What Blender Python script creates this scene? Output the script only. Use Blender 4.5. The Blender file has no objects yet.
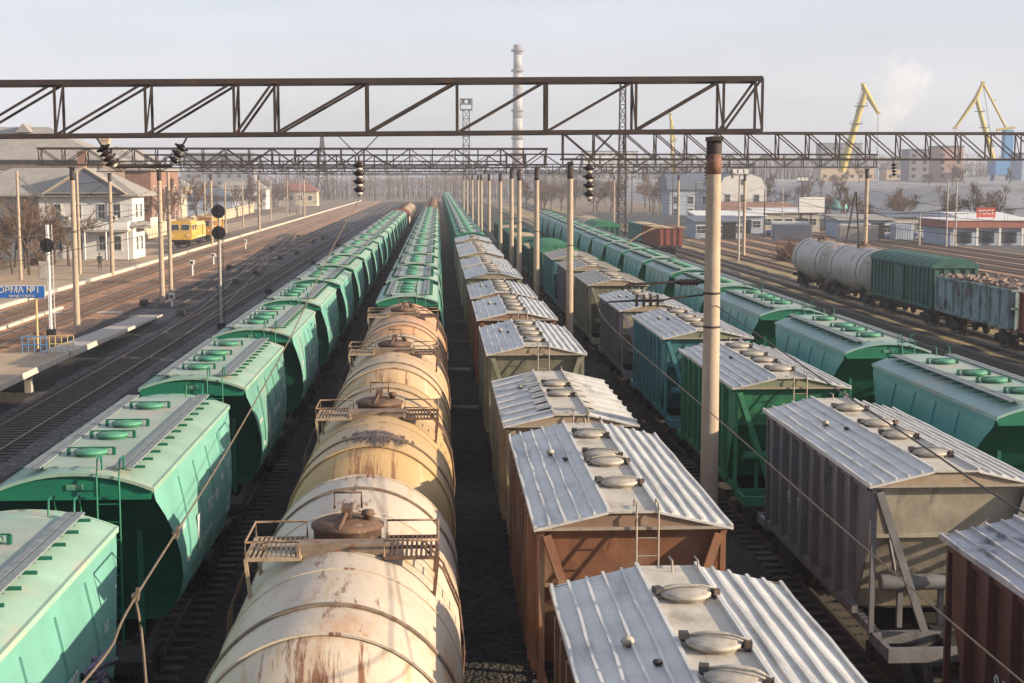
import bpy, math, random
from mathutils import Vector, Matrix, noise as mnoise

SC = bpy.context.scene
COL = SC.collection
R = math.radians
random.seed(7)

# ------------------------------------------------------------------ camera, sky, sun, exposure
cam_d = bpy.data.cameras.new("camera")
cam = bpy.data.objects.new("camera", cam_d)
COL.objects.link(cam)
cam.location = (0, 0, 9.75)
PITCH = math.atan(163.5 / 1450)
YAW = math.atan(74 / 1450 * math.cos(PITCH))
cam.rotation_euler = (math.pi / 2 - PITCH, 0, -YAW)
cam_d.sensor_width = 36
cam_d.lens = 1450 / 1024 * 36
cam_d.clip_start = 0.1
cam_d.clip_end = 6000
SC.camera = cam
cam_d.dof.use_dof = True
cam_d.dof.focus_distance = 34
cam_d.dof.aperture_fstop = 5.6

SUN_EL, SUN_PHI = 14.5, 17.0            # elevation; degrees behind the +X direction
sd = Vector((math.cos(R(SUN_PHI)) * math.cos(R(SUN_EL)), -math.sin(R(SUN_PHI)) * math.cos(R(SUN_EL)), math.sin(R(SUN_EL))))
world = bpy.data.worlds.new("World"); SC.world = world
world.use_nodes = True
wn, wl = world.node_tree.nodes, world.node_tree.links
wn.clear()
sky = wn.new("ShaderNodeTexSky"); sky.sky_type = 'NISHITA'; sky.sun_disc = False
sky.sun_elevation = R(SUN_EL); sky.sun_rotation = math.atan2(sd.x, sd.y)
sky.air_density = 1.0; sky.dust_density = 2.2; sky.ozone_density = 2.0
hsv = wn.new("ShaderNodeHueSaturation"); hsv.inputs["Saturation"].default_value = 0.85
mixw = wn.new("ShaderNodeMix"); mixw.data_type = 'RGBA'; mixw.inputs[0].default_value = 0.5
wtc = wn.new("ShaderNodeTexCoord"); wmp = wn.new("ShaderNodeMapping"); wmp.inputs["Scale"].default_value = (1.2, 1.2, 7)
wnz = wn.new("ShaderNodeTexNoise"); wnz.inputs["Scale"].default_value = 2.2; wnz.inputs["Detail"].default_value = 5
wmr = wn.new("ShaderNodeMapRange"); wmr.inputs[1].default_value = .3; wmr.inputs[2].default_value = .7; wmr.inputs[3].default_value = .34; wmr.inputs[4].default_value = .68
wl.new(wtc.outputs["Generated"], wmp.inputs[0]); wl.new(wmp.outputs[0], wnz.inputs[0]); wl.new(wnz.outputs[0], wmr.inputs[0]); wl.new(wmr.outputs[0], mixw.inputs[0])
mixw.inputs[7].default_value = (5.0, 5.15, 5.95, 1)
bg = wn.new("ShaderNodeBackground"); bg.inputs[1].default_value = 0.08
wo = wn.new("ShaderNodeOutputWorld")
wl.new(sky.outputs[0], hsv.inputs["Color"]); wl.new(hsv.outputs[0], mixw.inputs[6])
wl.new(mixw.outputs[2], bg.inputs[0]); wl.new(bg.outputs[0], wo.inputs[0])
sun_d = bpy.data.lights.new("sun", 'SUN'); sun_d.energy = 5.0; sun_d.angle = R(0.5); sun_d.color = (1.0, 0.80, 0.56)
sun = bpy.data.objects.new("sun", sun_d); COL.objects.link(sun)
sun.rotation_euler = (-sd).to_track_quat('-Z', 'Y').to_euler()
sun.location = sd * 300
SC.view_settings.view_transform = 'Standard'; SC.view_settings.look = 'None'
SC.view_settings.gamma = 1; SC.view_settings.use_curve_mapping = False
SC.view_settings.exposure = 1.17
SC.cycles.volume_bounces = 0
SC.cycles.max_bounces = 6
SC.cycles.volume_step_rate = 4

# ------------------------------------------------------------------ materials
ALB = 0.77
def mat(name, base, rough=0.7, var=0.25, vscale=1.5, dirt=None, dirt_amt=0.0, dirt_scale=0.6, dirt_stretch=(1, 1, 1),
        bump=0.0, bump_scale=20, metal=0.0, objvar=0.0, coord='Object', dirt2=None, dirt2_amt=0.0, dirt2_scale=3, dirt2_stretch=(1, 1, 1), spec=0.4):
    m = bpy.data.materials.new(name); m.use_nodes = True
    n, l = m.node_tree.nodes, m.node_tree.links
    p = n["Principled BSDF"]; p.inputs["Roughness"].default_value = rough; p.inputs["Metallic"].default_value = metal
    p.inputs["Specular IOR Level"].default_value = spec
    tc = n.new("ShaderNodeTexCoord")
    nz = n.new("ShaderNodeTexNoise"); nz.inputs["Scale"].default_value = vscale; nz.inputs["Detail"].default_value = 6
    nz.inputs["Roughness"].default_value = 0.65
    l.new(tc.outputs[coord], nz.inputs["Vector"])
    cr = n.new("ShaderNodeMapRange"); cr.inputs[1].default_value = 0.3; cr.inputs[2].default_value = 0.7
    cr.inputs[3].default_value = 1 - var; cr.inputs[4].default_value = 1 + var
    l.new(nz.outputs[0], cr.inputs[0])
    vm = n.new("ShaderNodeVectorMath"); vm.operation = 'SCALE'; vm.inputs[0].default_value = [ALB * c for c in base[:3]]
    l.new(cr.outputs[0], vm.inputs["Scale"])
    out = vm.outputs[0]
    def layer(out, col, amt, scale, stretch, off):
        mp = n.new("ShaderNodeMapping"); mp.inputs["Scale"].default_value = stretch; mp.inputs["Location"].default_value = (off, off * 1.3, off * .7)
        l.new(tc.outputs[coord], mp.inputs["Vector"])
        if objvar:
            oi = n.new("ShaderNodeObjectInfo"); ad = n.new("ShaderNodeVectorMath"); ad.operation = 'ADD'
            ms = n.new("ShaderNodeMath"); ms.operation = 'MULTIPLY'; ms.inputs[1].default_value = 60
            l.new(oi.outputs["Random"], ms.inputs[0]); l.new(mp.outputs[0], ad.inputs[0]); l.new(ms.outputs[0], ad.inputs[1]); src = ad.outputs[0]
        else:
            src = mp.outputs[0]
        d = n.new("ShaderNodeTexNoise"); d.inputs["Scale"].default_value = scale; d.inputs["Detail"].default_value = 9
        d.inputs["Roughness"].default_value = 0.68
        l.new(src, d.inputs["Vector"])
        r = n.new("ShaderNodeMapRange"); r.inputs[1].default_value = 0.66 - amt * 0.3; r.inputs[2].default_value = 0.78 - amt * 0.2
        r.interpolation_type = 'SMOOTHSTEP'
        l.new(d.outputs[0], r.inputs[0])
        mx = n.new("ShaderNodeMix"); mx.data_type = 'RGBA'; l.new(r.outputs[0], mx.inputs[0]); l.new(out, mx.inputs[6])
        mx.inputs[7].default_value = (*[ALB * c for c in col[:3]], 1)
        return mx.outputs[2]
    if objvar:
        oi = n.new("ShaderNodeObjectInfo"); mr = n.new("ShaderNodeMapRange"); mr.inputs[3].default_value = 1 - objvar; mr.inputs[4].default_value = 1 + objvar
        l.new(oi.outputs["Random"], mr.inputs[0])
        v2 = n.new("ShaderNodeVectorMath"); v2.operation = 'SCALE'; l.new(out, v2.inputs[0]); l.new(mr.outputs[0], v2.inputs["Scale"]); out = v2.outputs[0]
    if dirt: out = layer(out, dirt, dirt_amt, dirt_scale, dirt_stretch, 3.1)
    if dirt2: out = layer(out, dirt2, dirt2_amt, dirt2_scale, dirt2_stretch, 17.7)
    l.new(out, p.inputs["Base Color"])
    if bump:
        b = n.new("ShaderNodeTexNoise"); b.inputs["Scale"].default_value = bump_scale; b.inputs["Detail"].default_value = 4
        l.new(tc.outputs[coord], b.inputs["Vector"])
        bn = n.new("ShaderNodeBump"); bn.inputs["Strength"].default_value = bump; bn.inputs["Distance"].default_value = 0.05
        l.new(b.outputs[0], bn.inputs["Height"]); l.new(bn.outputs[0], p.inputs["Normal"])
    return m

def stones(m, scale=11):
    n, l = m.node_tree.nodes, m.node_tree.links; p = n["Principled BSDF"]; src = p.inputs["Base Color"].links[0].from_socket
    tc = n.new("ShaderNodeTexCoord"); v = n.new("ShaderNodeTexVoronoi"); v.inputs["Scale"].default_value = scale; l.new(tc.outputs["Object"], v.inputs["Vector"])
    sp = n.new("ShaderNodeSeparateColor"); l.new(v.outputs["Color"], sp.inputs[0])
    mr = n.new("ShaderNodeMapRange"); mr.inputs[3].default_value = .35; mr.inputs[4].default_value = 2.0; l.new(sp.outputs[0], mr.inputs[0])
    vs = n.new("ShaderNodeVectorMath"); vs.operation = 'SCALE'; l.new(src, vs.inputs[0]); l.new(mr.outputs[0], vs.inputs["Scale"]); l.new(vs.outputs[0], p.inputs["Base Color"])
    bn = n.new("ShaderNodeBump"); bn.inputs["Strength"].default_value = 1; bn.inputs["Distance"].default_value = .08; bn.invert = True; l.new(v.outputs["Distance"], bn.inputs["Height"]); l.new(bn.outputs[0], p.inputs["Normal"])
RUST = (0.20, 0.075, 0.03)
M = {}
# hopper wagons
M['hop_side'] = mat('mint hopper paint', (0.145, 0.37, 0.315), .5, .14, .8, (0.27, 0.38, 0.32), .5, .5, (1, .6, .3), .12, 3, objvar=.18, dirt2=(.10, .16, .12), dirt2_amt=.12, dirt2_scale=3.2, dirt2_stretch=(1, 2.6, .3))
M['hop_roof'] = mat('dusty mint roof paint', (0.27, 0.43, 0.35), .6, .14, .9, (0.45, 0.44, 0.36), .5, .7, (1, .5, 1), .15, 3, objvar=.14, dirt2=(.34, .17, .09), dirt2_amt=-.1, dirt2_scale=4)
M['hop_cen'] = mat('dusty roof centre paint', (0.33, 0.43, 0.37), .65, .14, 1.2, (0.47, 0.44, 0.38), .5, .8, (1, .6, 1), .15, 4, dirt2=(.28, .20, .13), dirt2_amt=-.1, dirt2_scale=3)
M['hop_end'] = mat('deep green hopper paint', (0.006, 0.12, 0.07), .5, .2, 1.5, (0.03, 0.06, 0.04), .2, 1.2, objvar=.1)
M['hop_trim'] = mat('green trim paint', (0.008, 0.17, 0.10), .5, .15, 2, (.10, .22, .15), .15, 2)
M['hop_hatch'] = mat('green hatch paint', (0.07, 0.27, 0.17), .5, .15, 3, (.30, .38, .28), .5, 3)
M['teal_side'] = mat('sky tinted teal hopper paint', (0.085, 0.32, 0.31), .42, .14, .8, (0.17, 0.37, 0.37), .5, .4, (1, .5, 1), .1, 3, objvar=.1, dirt2=(.10, .10, .07), dirt2_amt=-.15, dirt2_scale=2, dirt2_stretch=(1, 1, .4))  # teal paint, made paler and bluer to include the sky's reflection
M['teal_roof'] = mat('pale teal roof paint', (0.26, 0.41, 0.39), .5, .12, .9, (0.40, 0.44, 0.40), .5, .6, (1, .5, 1), .1, 3, objvar=.08)
M['fresh_side'] = mat('fresh green paint', (0.02, 0.21, 0.15), .5, .12, .8, (0.08, 0.20, 0.18), .4, .5, objvar=.12)
M['fresh_roof'] = mat('fresh green roof paint', (0.03, 0.27, 0.18), .5, .15, .9, (0.16, 0.32, 0.24), .4, .6, objvar=.12)
M['walkway'] = mat('weathered walkway boards', (0.20, 0.235, 0.255), .8, .3, 6, (.12, .12, .12), .3, 4, (6, .4, 1))
M['galv'] = mat('galvanised roof sheet', (0.66, 0.66, 0.64), .45, .16, 1.6, (0.44, 0.44, 0.44), .5, .9, (2, .4, 1), .25, 2.2, metal=.15, objvar=.07, dirt2=(.42, .32, .23), dirt2_amt=.1, dirt2_scale=2.4, dirt2_stretch=(2, .5, 1))
M['galv_old'] = mat('patchy galvanised roof sheet', (0.50, 0.50, 0.52), .5, .2, 1.2, (0.12, 0.13, 0.16), .62, 1.3, (2.2, 1, 1), .25, 2.2, metal=.1)
M['roof_centre'] = mat('dusty roof centre sheet', (0.56, 0.52, 0.45), .65, .12, 1.6, (0.38, 0.33, 0.26), .5, 1.6, (1, .6, 1), .2, 5, dirt2=(.24, .12, .07), dirt2_amt=-.12, dirt2_scale=4)
M['hatch'] = mat('worn grey hatch', (0.42, 0.385, 0.33), .65, .25, 6, (0.22, 0.15, 0.11), .5, 6)
M['latch'] = mat('dark latch steel', (0.05, 0.045, 0.045), .6, .3, 5, RUST, .3, 6)
M['steel'] = mat('grimy underframe steel', (0.022, 0.02, 0.02), .8, .3, 2, (.07, .05, .035), .4, 2)
M['wheel'] = mat('wheel steel', (0.06, 0.05, 0.045), .55, .3, 3, metal=.4)
def body(name, c, rust=.25, dirtc=RUST, **k):
    return mat(name, c, .65, .24, 1.6, dirtc, rust, 1.3, (1, .8, .45), .2, 4, dirt2=(c[0] * .45, c[1] * .45, c[2] * .45), dirt2_amt=.38, dirt2_scale=2.2, dirt2_stretch=(1.6, 1.6, .3), **k)
M['b_orange'] = body('orange brown wagon paint', (0.27, 0.125, 0.07), .62, (.32, .21, .14))
M['gable'] = mat('dusty gable paint', (0.34, 0.265, 0.19), .75, .15, 2, (.22, .16, .11), .4, 2.5, (1, 1, .5), dirt2=(.42, .35, .27), dirt2_amt=.3, dirt2_scale=2)
M['gable_g'] = mat('dusty green gable paint', (0.22, 0.25, 0.15), .75, .15, 2, (.34, .27, .18), .4, 2.5, (1, 1, .5))
M['gable_b'] = mat('dusty brown gable paint', (0.26, 0.165, 0.115), .75, .15, 2, (.36, .26, .19), .4, 2.5, (1, 1, .5))
M['b_beige'] = body('beige wagon paint', (0.33, 0.28, 0.19), .1)
M['b_olive'] = body('grey green wagon paint', (0.22, 0.22, 0.16), .25, (.34, .26, .17))
M['b_brown'] = body('brown wagon paint', (0.20, 0.10, 0.06), .3)
M['b_cream'] = body('dusty cream wagon paint', (0.40, 0.36, 0.27), .12)
M['b_green'] = body('green wagon paint', (0.03, 0.20, 0.10), .05, (.24, .26, .14))
M['b_teal'] = body('teal wagon paint', (0.06, 0.22, 0.24), .1, (.2, .24, .2))
M['b_violet'] = body('grey violet wagon paint', (0.165, 0.165, 0.18), .05, (.20, .14, .12))
M['b_sand'] = body('sand grey wagon paint', (0.38, 0.345, 0.28), .12)
M['b_rustred'] = body('rust red wagon paint', (0.115, 0.05, 0.038), .1, (.15, .13, .13))
M['b_dkgreen'] = body('dark green wagon paint', (0.03, 0.12, 0.10), .1)
M['b_blue'] = body('worn pale blue wagon paint', (0.24, 0.34, 0.37), .62, (.09, .06, .05))
M['b_redbrown'] = body('red brown wagon paint', (0.25, 0.07, 0.045), .15)
def tankm(name, c, rust, rc, amt2, c2, streak=(.20, .10, .05)):
    m = mat(name, c, .5, .10, .9, rc, rust, .9, (1.0, .35, 1.0), .12, 4, dirt2=c2, dirt2_amt=amt2, dirt2_scale=1.3, dirt2_stretch=(3.0, .5, .5))
    # rust runs along the crown seam and in blotches on the end ring
    n, l = m.node_tree.nodes, m.node_tree.links; p = n["Principled BSDF"]; src = p.inputs["Base Color"].links[0].from_socket
    tc = n.new("ShaderNodeTexCoord"); sp = n.new("ShaderNodeSeparateXYZ"); l.new(tc.outputs["Object"], sp.inputs[0])
    mp = n.new("ShaderNodeMapping"); mp.inputs["Scale"].default_value = (6, .9, .6); l.new(tc.outputs["Object"], mp.inputs[0])
    nz = n.new("ShaderNodeTexNoise"); nz.inputs["Scale"].default_value = 1.0; nz.inputs["Detail"].default_value = 10; nz.inputs["Roughness"].default_value = .75; l.new(mp.outputs[0], nz.inputs[0])
    ab = n.new("ShaderNodeMath"); ab.operation = 'ABSOLUTE'; l.new(sp.outputs[0], ab.inputs[0])
    fo = n.new("ShaderNodeMapRange"); fo.inputs[1].default_value = 0.0; fo.inputs[2].default_value = 1.0; fo.inputs[3].default_value = .12; fo.inputs[4].default_value = -.06; l.new(ab.outputs[0], fo.inputs[0])
    ay = n.new("ShaderNodeMath"); ay.operation = 'ABSOLUTE'; l.new(sp.outputs[1], ay.inputs[0])
    fy = n.new("ShaderNodeMapRange"); fy.inputs[1].default_value = 4.3; fy.inputs[2].default_value = 5.2; fy.inputs[3].default_value = 0; fy.inputs[4].default_value = .085; l.new(ay.outputs[0], fy.inputs[0])
    a1 = n.new("ShaderNodeMath"); a1.operation = 'ADD'; l.new(nz.outputs[0], a1.inputs[0]); l.new(fo.outputs[0], a1.inputs[1])
    a2 = n.new("ShaderNodeMath"); a2.operation = 'ADD'; l.new(a1.outputs[0], a2.inputs[0]); l.new(fy.outputs[0], a2.inputs[1])
    th = n.new("ShaderNodeMapRange"); th.inputs[1].default_value = .625; th.inputs[2].default_value = .70; l.new(a2.outputs[0], th.inputs[0])
    mx = n.new("ShaderNodeMix"); mx.data_type = 'RGBA'; l.new(th.outputs[0], mx.inputs[0]); l.new(src, mx.inputs[6]); mx.inputs[7].default_value = (*streak, 1)
    l.new(mx.outputs[2], p.inputs["Base Color"])
    return m
M['t_white'] = tankm('rust streaked cream tank paint', (0.58, 0.50, 0.40), .5, (.48, .30, .17), .45, (.52, .38, .22), streak=(.17, .075, .04))
M['t_yellow'] = tankm('ochre tank paint', (0.50, 0.345, 0.17), .4, (.40, .23, .11), .3, (.50, .42, .26))
M['t_cream'] = tankm('cream tank paint', (0.55, 0.40, 0.24), .35, (.42, .24, .12), .35, (.56, .5, .40))
M['t_peach'] = tankm('peach tank paint', (0.56, 0.34, 0.20), .35, (.42, .22, .12), .3, (.5, .4, .28))
M['t_grey'] = tankm('pale grey tank paint', (0.50, 0.46, 0.43), .5, (.24, .15, .12), .3, (.40, .33, .28))
M['t_amber'] = tankm('amber tank paint', (0.42, 0.25, 0.10), .2, (.2, .1, .05), .3, (.45, .35, .2))
M['strap'] = mat('strap steel', (0.22, 0.165, 0.12), .7, .35, 4, RUST, .5, 5)
M['oil'] = mat('dried oil spill', (0.085, 0.05, 0.03), .5, .5, 5, (.26, .16, .07), .5, 6)
M['rusty'] = mat('rusty fitting steel', (0.13, 0.075, 0.05), .8, .4, 5, (.27, .19, .13), .4, 7)
M['rail_rust'] = mat('rusty tan handrail', (0.30, 0.20, 0.13), .7, .3, 6, (.14, .07, .04), .5, 8)
M['grate'] = mat('weathered pale grating', (0.40, 0.30, 0.20), .7, .3, 6, (.16, .085, .05), .5, 7)
M['rail_steel'] = mat('thin pale handrail', (0.36, 0.31, 0.25), .6, .2, 5, RUST, .3, 6)
M['paint_w'] = mat('white stencil paint', (0.55, 0.62, 0.62), .7, .2, 6)
M['paint_b'] = mat('black graffiti paint', (0.015, 0.015, 0.02), .6, .2, 6)
M['paint_v'] = mat('violet graffiti paint', (0.20, 0.15, 0.26), .7, .4, 4, (.42, .40, .50), .5, 5, (4, 1, 1), dirt2=(.06, .05, .09), dirt2_amt=.3, dirt2_scale=4)
# gantries and setting
M['gantry'] = mat('rust brown gantry steel', (0.042, 0.030, 0.028), .75, .3, 3, (.08, .04, .03), .4, 2)
M['gantry_far'] = mat('dark grey gantry steel', (0.035, 0.03, 0.032), .8, .3, 3)
M['mast'] = mat('concrete mast', (0.42, 0.34, 0.26), .85, .14, 1.5, (.26, .20, .15), .3, 2, (3, 3, .3), .2, 12, dirt2=(.5, .43, .35), dirt2_amt=.1, dirt2_scale=5)
M['mast_top'] = mat('rust red mast paint', (0.21, 0.105, 0.075), .8, .3, 4, (.05, .03, .03), .4, 4)
M['insul'] = mat('dark glazed insulator', (0.03, 0.018, 0.018), .2, .2, 5)
M['insul_w'] = mat('pale insulator collar', (0.55, 0.52, 0.46), .4, .2, 5)
M['cable'] = mat('twisted steel cable', (0.15, 0.115, 0.085), .7, .3, 9)
M['wire'] = mat('thin dark wire', (0.06, 0.05, 0.05), .7, .2, 5)
M['ground'] = mat('yard earth', (0.20, 0.145, 0.10), .95, .3, .05, (.12, .095, .075), .5, .12, (1, .25, 1), .6, 6, dirt2=(.26, .20, .12), dirt2_amt=.4, dirt2_scale=.35, dirt2_stretch=(1, .2, 1))
M['ballast'] = mat('dark oily ballast', (0.030, 0.027, 0.027), .95, .4, 1.5, (.055, .048, .043), .4, .25, (1, .3, 1), 1.0, 9, dirt2=(.03, .026, .026), dirt2_amt=.3, dirt2_scale=9)
M['ballast_grey'] = mat('grey crushed ballast', (0.095, 0.088, 0.092), .95, .45, 2.5, (.20, .17, .15), .35, .5, (1, .3, 1), 1.0, 9, dirt2=(.06, .05, .05), dirt2_amt=.35, dirt2_scale=7)
M['ballast_rust'] = mat('rusty brown ballast', (0.36, 0.205, 0.125), .95, .35, 2, (.20, .12, .08), .45, .5, (1, .15, 1), .9, 9, dirt2=(.32, .22, .15), dirt2_amt=.2, dirt2_scale=1.2, dirt2_stretch=(1, .2, 1))
for k in ('ballast', 'ballast_grey', 'ballast_rust'): stones(M[k])
M['grass'] = mat('dry winter grass', (0.33, 0.25, 0.12), .95, .3, .9, (.20, .14, .085), .45, .3, (1, .3, 1), .8, 12, dirt2=(.15, .14, .06), dirt2_amt=.05, dirt2_scale=.8)
M['platform'] = mat('worn platform surface', (0.42, 0.315, 0.22), .9, .2, .7, (.22, .165, .12), .45, .2, (1, .4, 1), .3, 10)
M['kerb'] = mat('whitewashed kerb', (0.60, 0.54, 0.46), .8, .15, 3, (.35, .28, .2), .3, 2)
M['conc'] = mat('pale concrete', (0.42, 0.39, 0.35), .85, .15, 2, (.28, .25, .22), .35, 1.5, (1, 1, .4))
M['railtop'] = mat('rail steel', (0.17, 0.14, 0.125), .45, .2, 5, metal=.5)
M['sleeper'] = mat('sleeper', (0.085, 0.072, 0.064), .9, .35, 2)
M['sleeper_r'] = mat('rusty sleeper', (0.21, 0.125, 0.08), .9, .35, 2)
M['hillside'] = mat('pale scree slope', (0.25, 0.255, 0.275), .95, .3, .12, (.15, .15, .16), .5, .09, (1, 1, 1), 1.0, .5, dirt2=(.36, .35, .35), dirt2_amt=.3, dirt2_scale=.25)
M['bark'] = mat('bare tree bark', (0.11, 0.08, 0.06), .9, .35, 1.2, objvar=.3)
M['twig'] = mat('bare twigs', (0.15, 0.095, 0.06), .9, .3, .4, objvar=.3)
M['bush'] = mat('dry bush twigs', (0.16, 0.09, 0.055), .9, .4, .6, objvar=.3)
M['white_wall'] = mat('whitewashed wall', (0.66, 0.66, 0.66), .85, .06, .8, (.5, .48, .45), .3, .8, (1, 1, .3))
M['cream_wall'] = mat('cream wall', (0.58, 0.50, 0.38), .85, .1, .8, (.4, .32, .24), .3, .6)
M['brick'] = mat('weathered brick wall', (0.27, 0.15, 0.11), .9, .2, 1.2, (.17, .12, .1), .4, .8)
M['dark_wall'] = mat('dark weathered boards', (0.17, 0.135, 0.11), .9, .3, .8, (.27, .20, .14), .4, .5)
M['slate'] = mat('pale slate roof', (0.31, 0.29, 0.27), .8, .15, .8, (.22, .22, .19), .4, .5, (1, 1, 1), .3, 3)
M['slate_blue'] = mat('blue grey roof sheet', (0.13, 0.15, 0.20), .6, .15, .8)
M['red_roof'] = mat('red roof sheet', (0.30, 0.11, 0.085), .7, .15, 1)
M['blue_wall'] = mat('pale blue wall', (0.36, 0.43, 0.54), .8, .15, .5, (.26, .3, .38), .4, .4)
M['pink_wall'] = mat('pinkish block wall', (0.42, 0.27, 0.24), .85, .12, .3)
M['grey_wall'] = mat('grey block wall', (0.24, 0.24, 0.28), .85, .12, .3)
M['tan_wall'] = mat('tan block wall', (0.50, 0.38, 0.27), .85, .12, .3)
M['window'] = mat('window glass', (0.05, 0.06, 0.075), .12, .2, 1, spec=.6)
M['frame_w'] = mat('white frame paint', (0.65, 0.65, 0.62), .6, .1, 4)
M['sign_blue'] = mat('blue sign enamel', (0.025, 0.14, 0.50), .45, .08, 2)
M['sign_red'] = mat('red sign board', (0.60, 0.09, 0.05), .5, .1, 2)
M['white'] = mat('white paint', (0.75, 0.75, 0.74), .6, .05, 3)
M['yellow'] = mat('yellow vehicle paint', (0.70, 0.42, 0.08), .5, .1, 2, (.5, .36, .15), .3, 2)
M['pale_yellow'] = mat('pale yellow vehicle paint', (0.70, 0.60, 0.27), .5, .1, 2, (.5, .42, .22), .3, 2)
M['orange'] = mat('orange vehicle paint', (0.65, 0.26, 0.04), .5, .1, 2)
M['crane_y'] = mat('yellow crane paint', (0.45, 0.36, 0.06), .6, .1, .5)
M['crane_b'] = mat('blue crane paint', (0.08, 0.27, 0.55), .6, .1, .5)
M['black'] = mat('black enamel', (0.015, 0.015, 0.017), .45, .2, 3)
M['lens'] = mat('signal lens', (0.10, 0.11, 0.14), .1, .1, 3)
M['stack'] = mat('chimney concrete', (0.40, 0.39, 0.40), .85, .1, .2)
M['stack_b'] = mat('chimney dark band', (0.22, 0.20, 0.24), .85, .1, .2)
M['skin'] = mat('skin', (0.45, 0.27, 0.2), .6, .05, 3)
M['coat'] = mat('dark coat', (0.025, 0.028, 0.04), .9, .2, 3)
M['coat2'] = mat('brown coat', (0.10, 0.06, 0.045), .9, .2, 3)
M['trouser'] = mat('dark trousers', (0.03, 0.03, 0.035), .9, .2, 3)
M['hair'] = mat('dark hair', (0.02, 0.014, 0.01), .8, .2, 5)
M['tyre'] = mat('tyre rubber', (0.02, 0.02, 0.02), .9, .1, 5)
M['car_dark'] = mat('dark car paint', (0.03, 0.035, 0.05), .3, .05, 2)
M['car_white'] = mat('white car paint', (0.6, 0.62, 0.65), .3, .05, 2)
M['car_blue'] = mat('blue car paint', (0.05, 0.10, 0.25), .3, .05, 2)
M['tyellow'] = mat('yellow post paint', (0.62, 0.46, 0.20), .6, .1, 3)
M['scrap'] = mat('mixed scrap load', (0.26, 0.19, 0.16), .9, .5, 3, (.40, .34, .30), .4, 3, bump=.5, bump_scale=6)
M['timber'] = mat('sawn sand load', (0.48, 0.36, 0.22), .9, .15, 2)
M['teal_dome'] = mat('teal canopy sheet', (0.12, 0.36, 0.34), .5, .1, 1)

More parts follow.
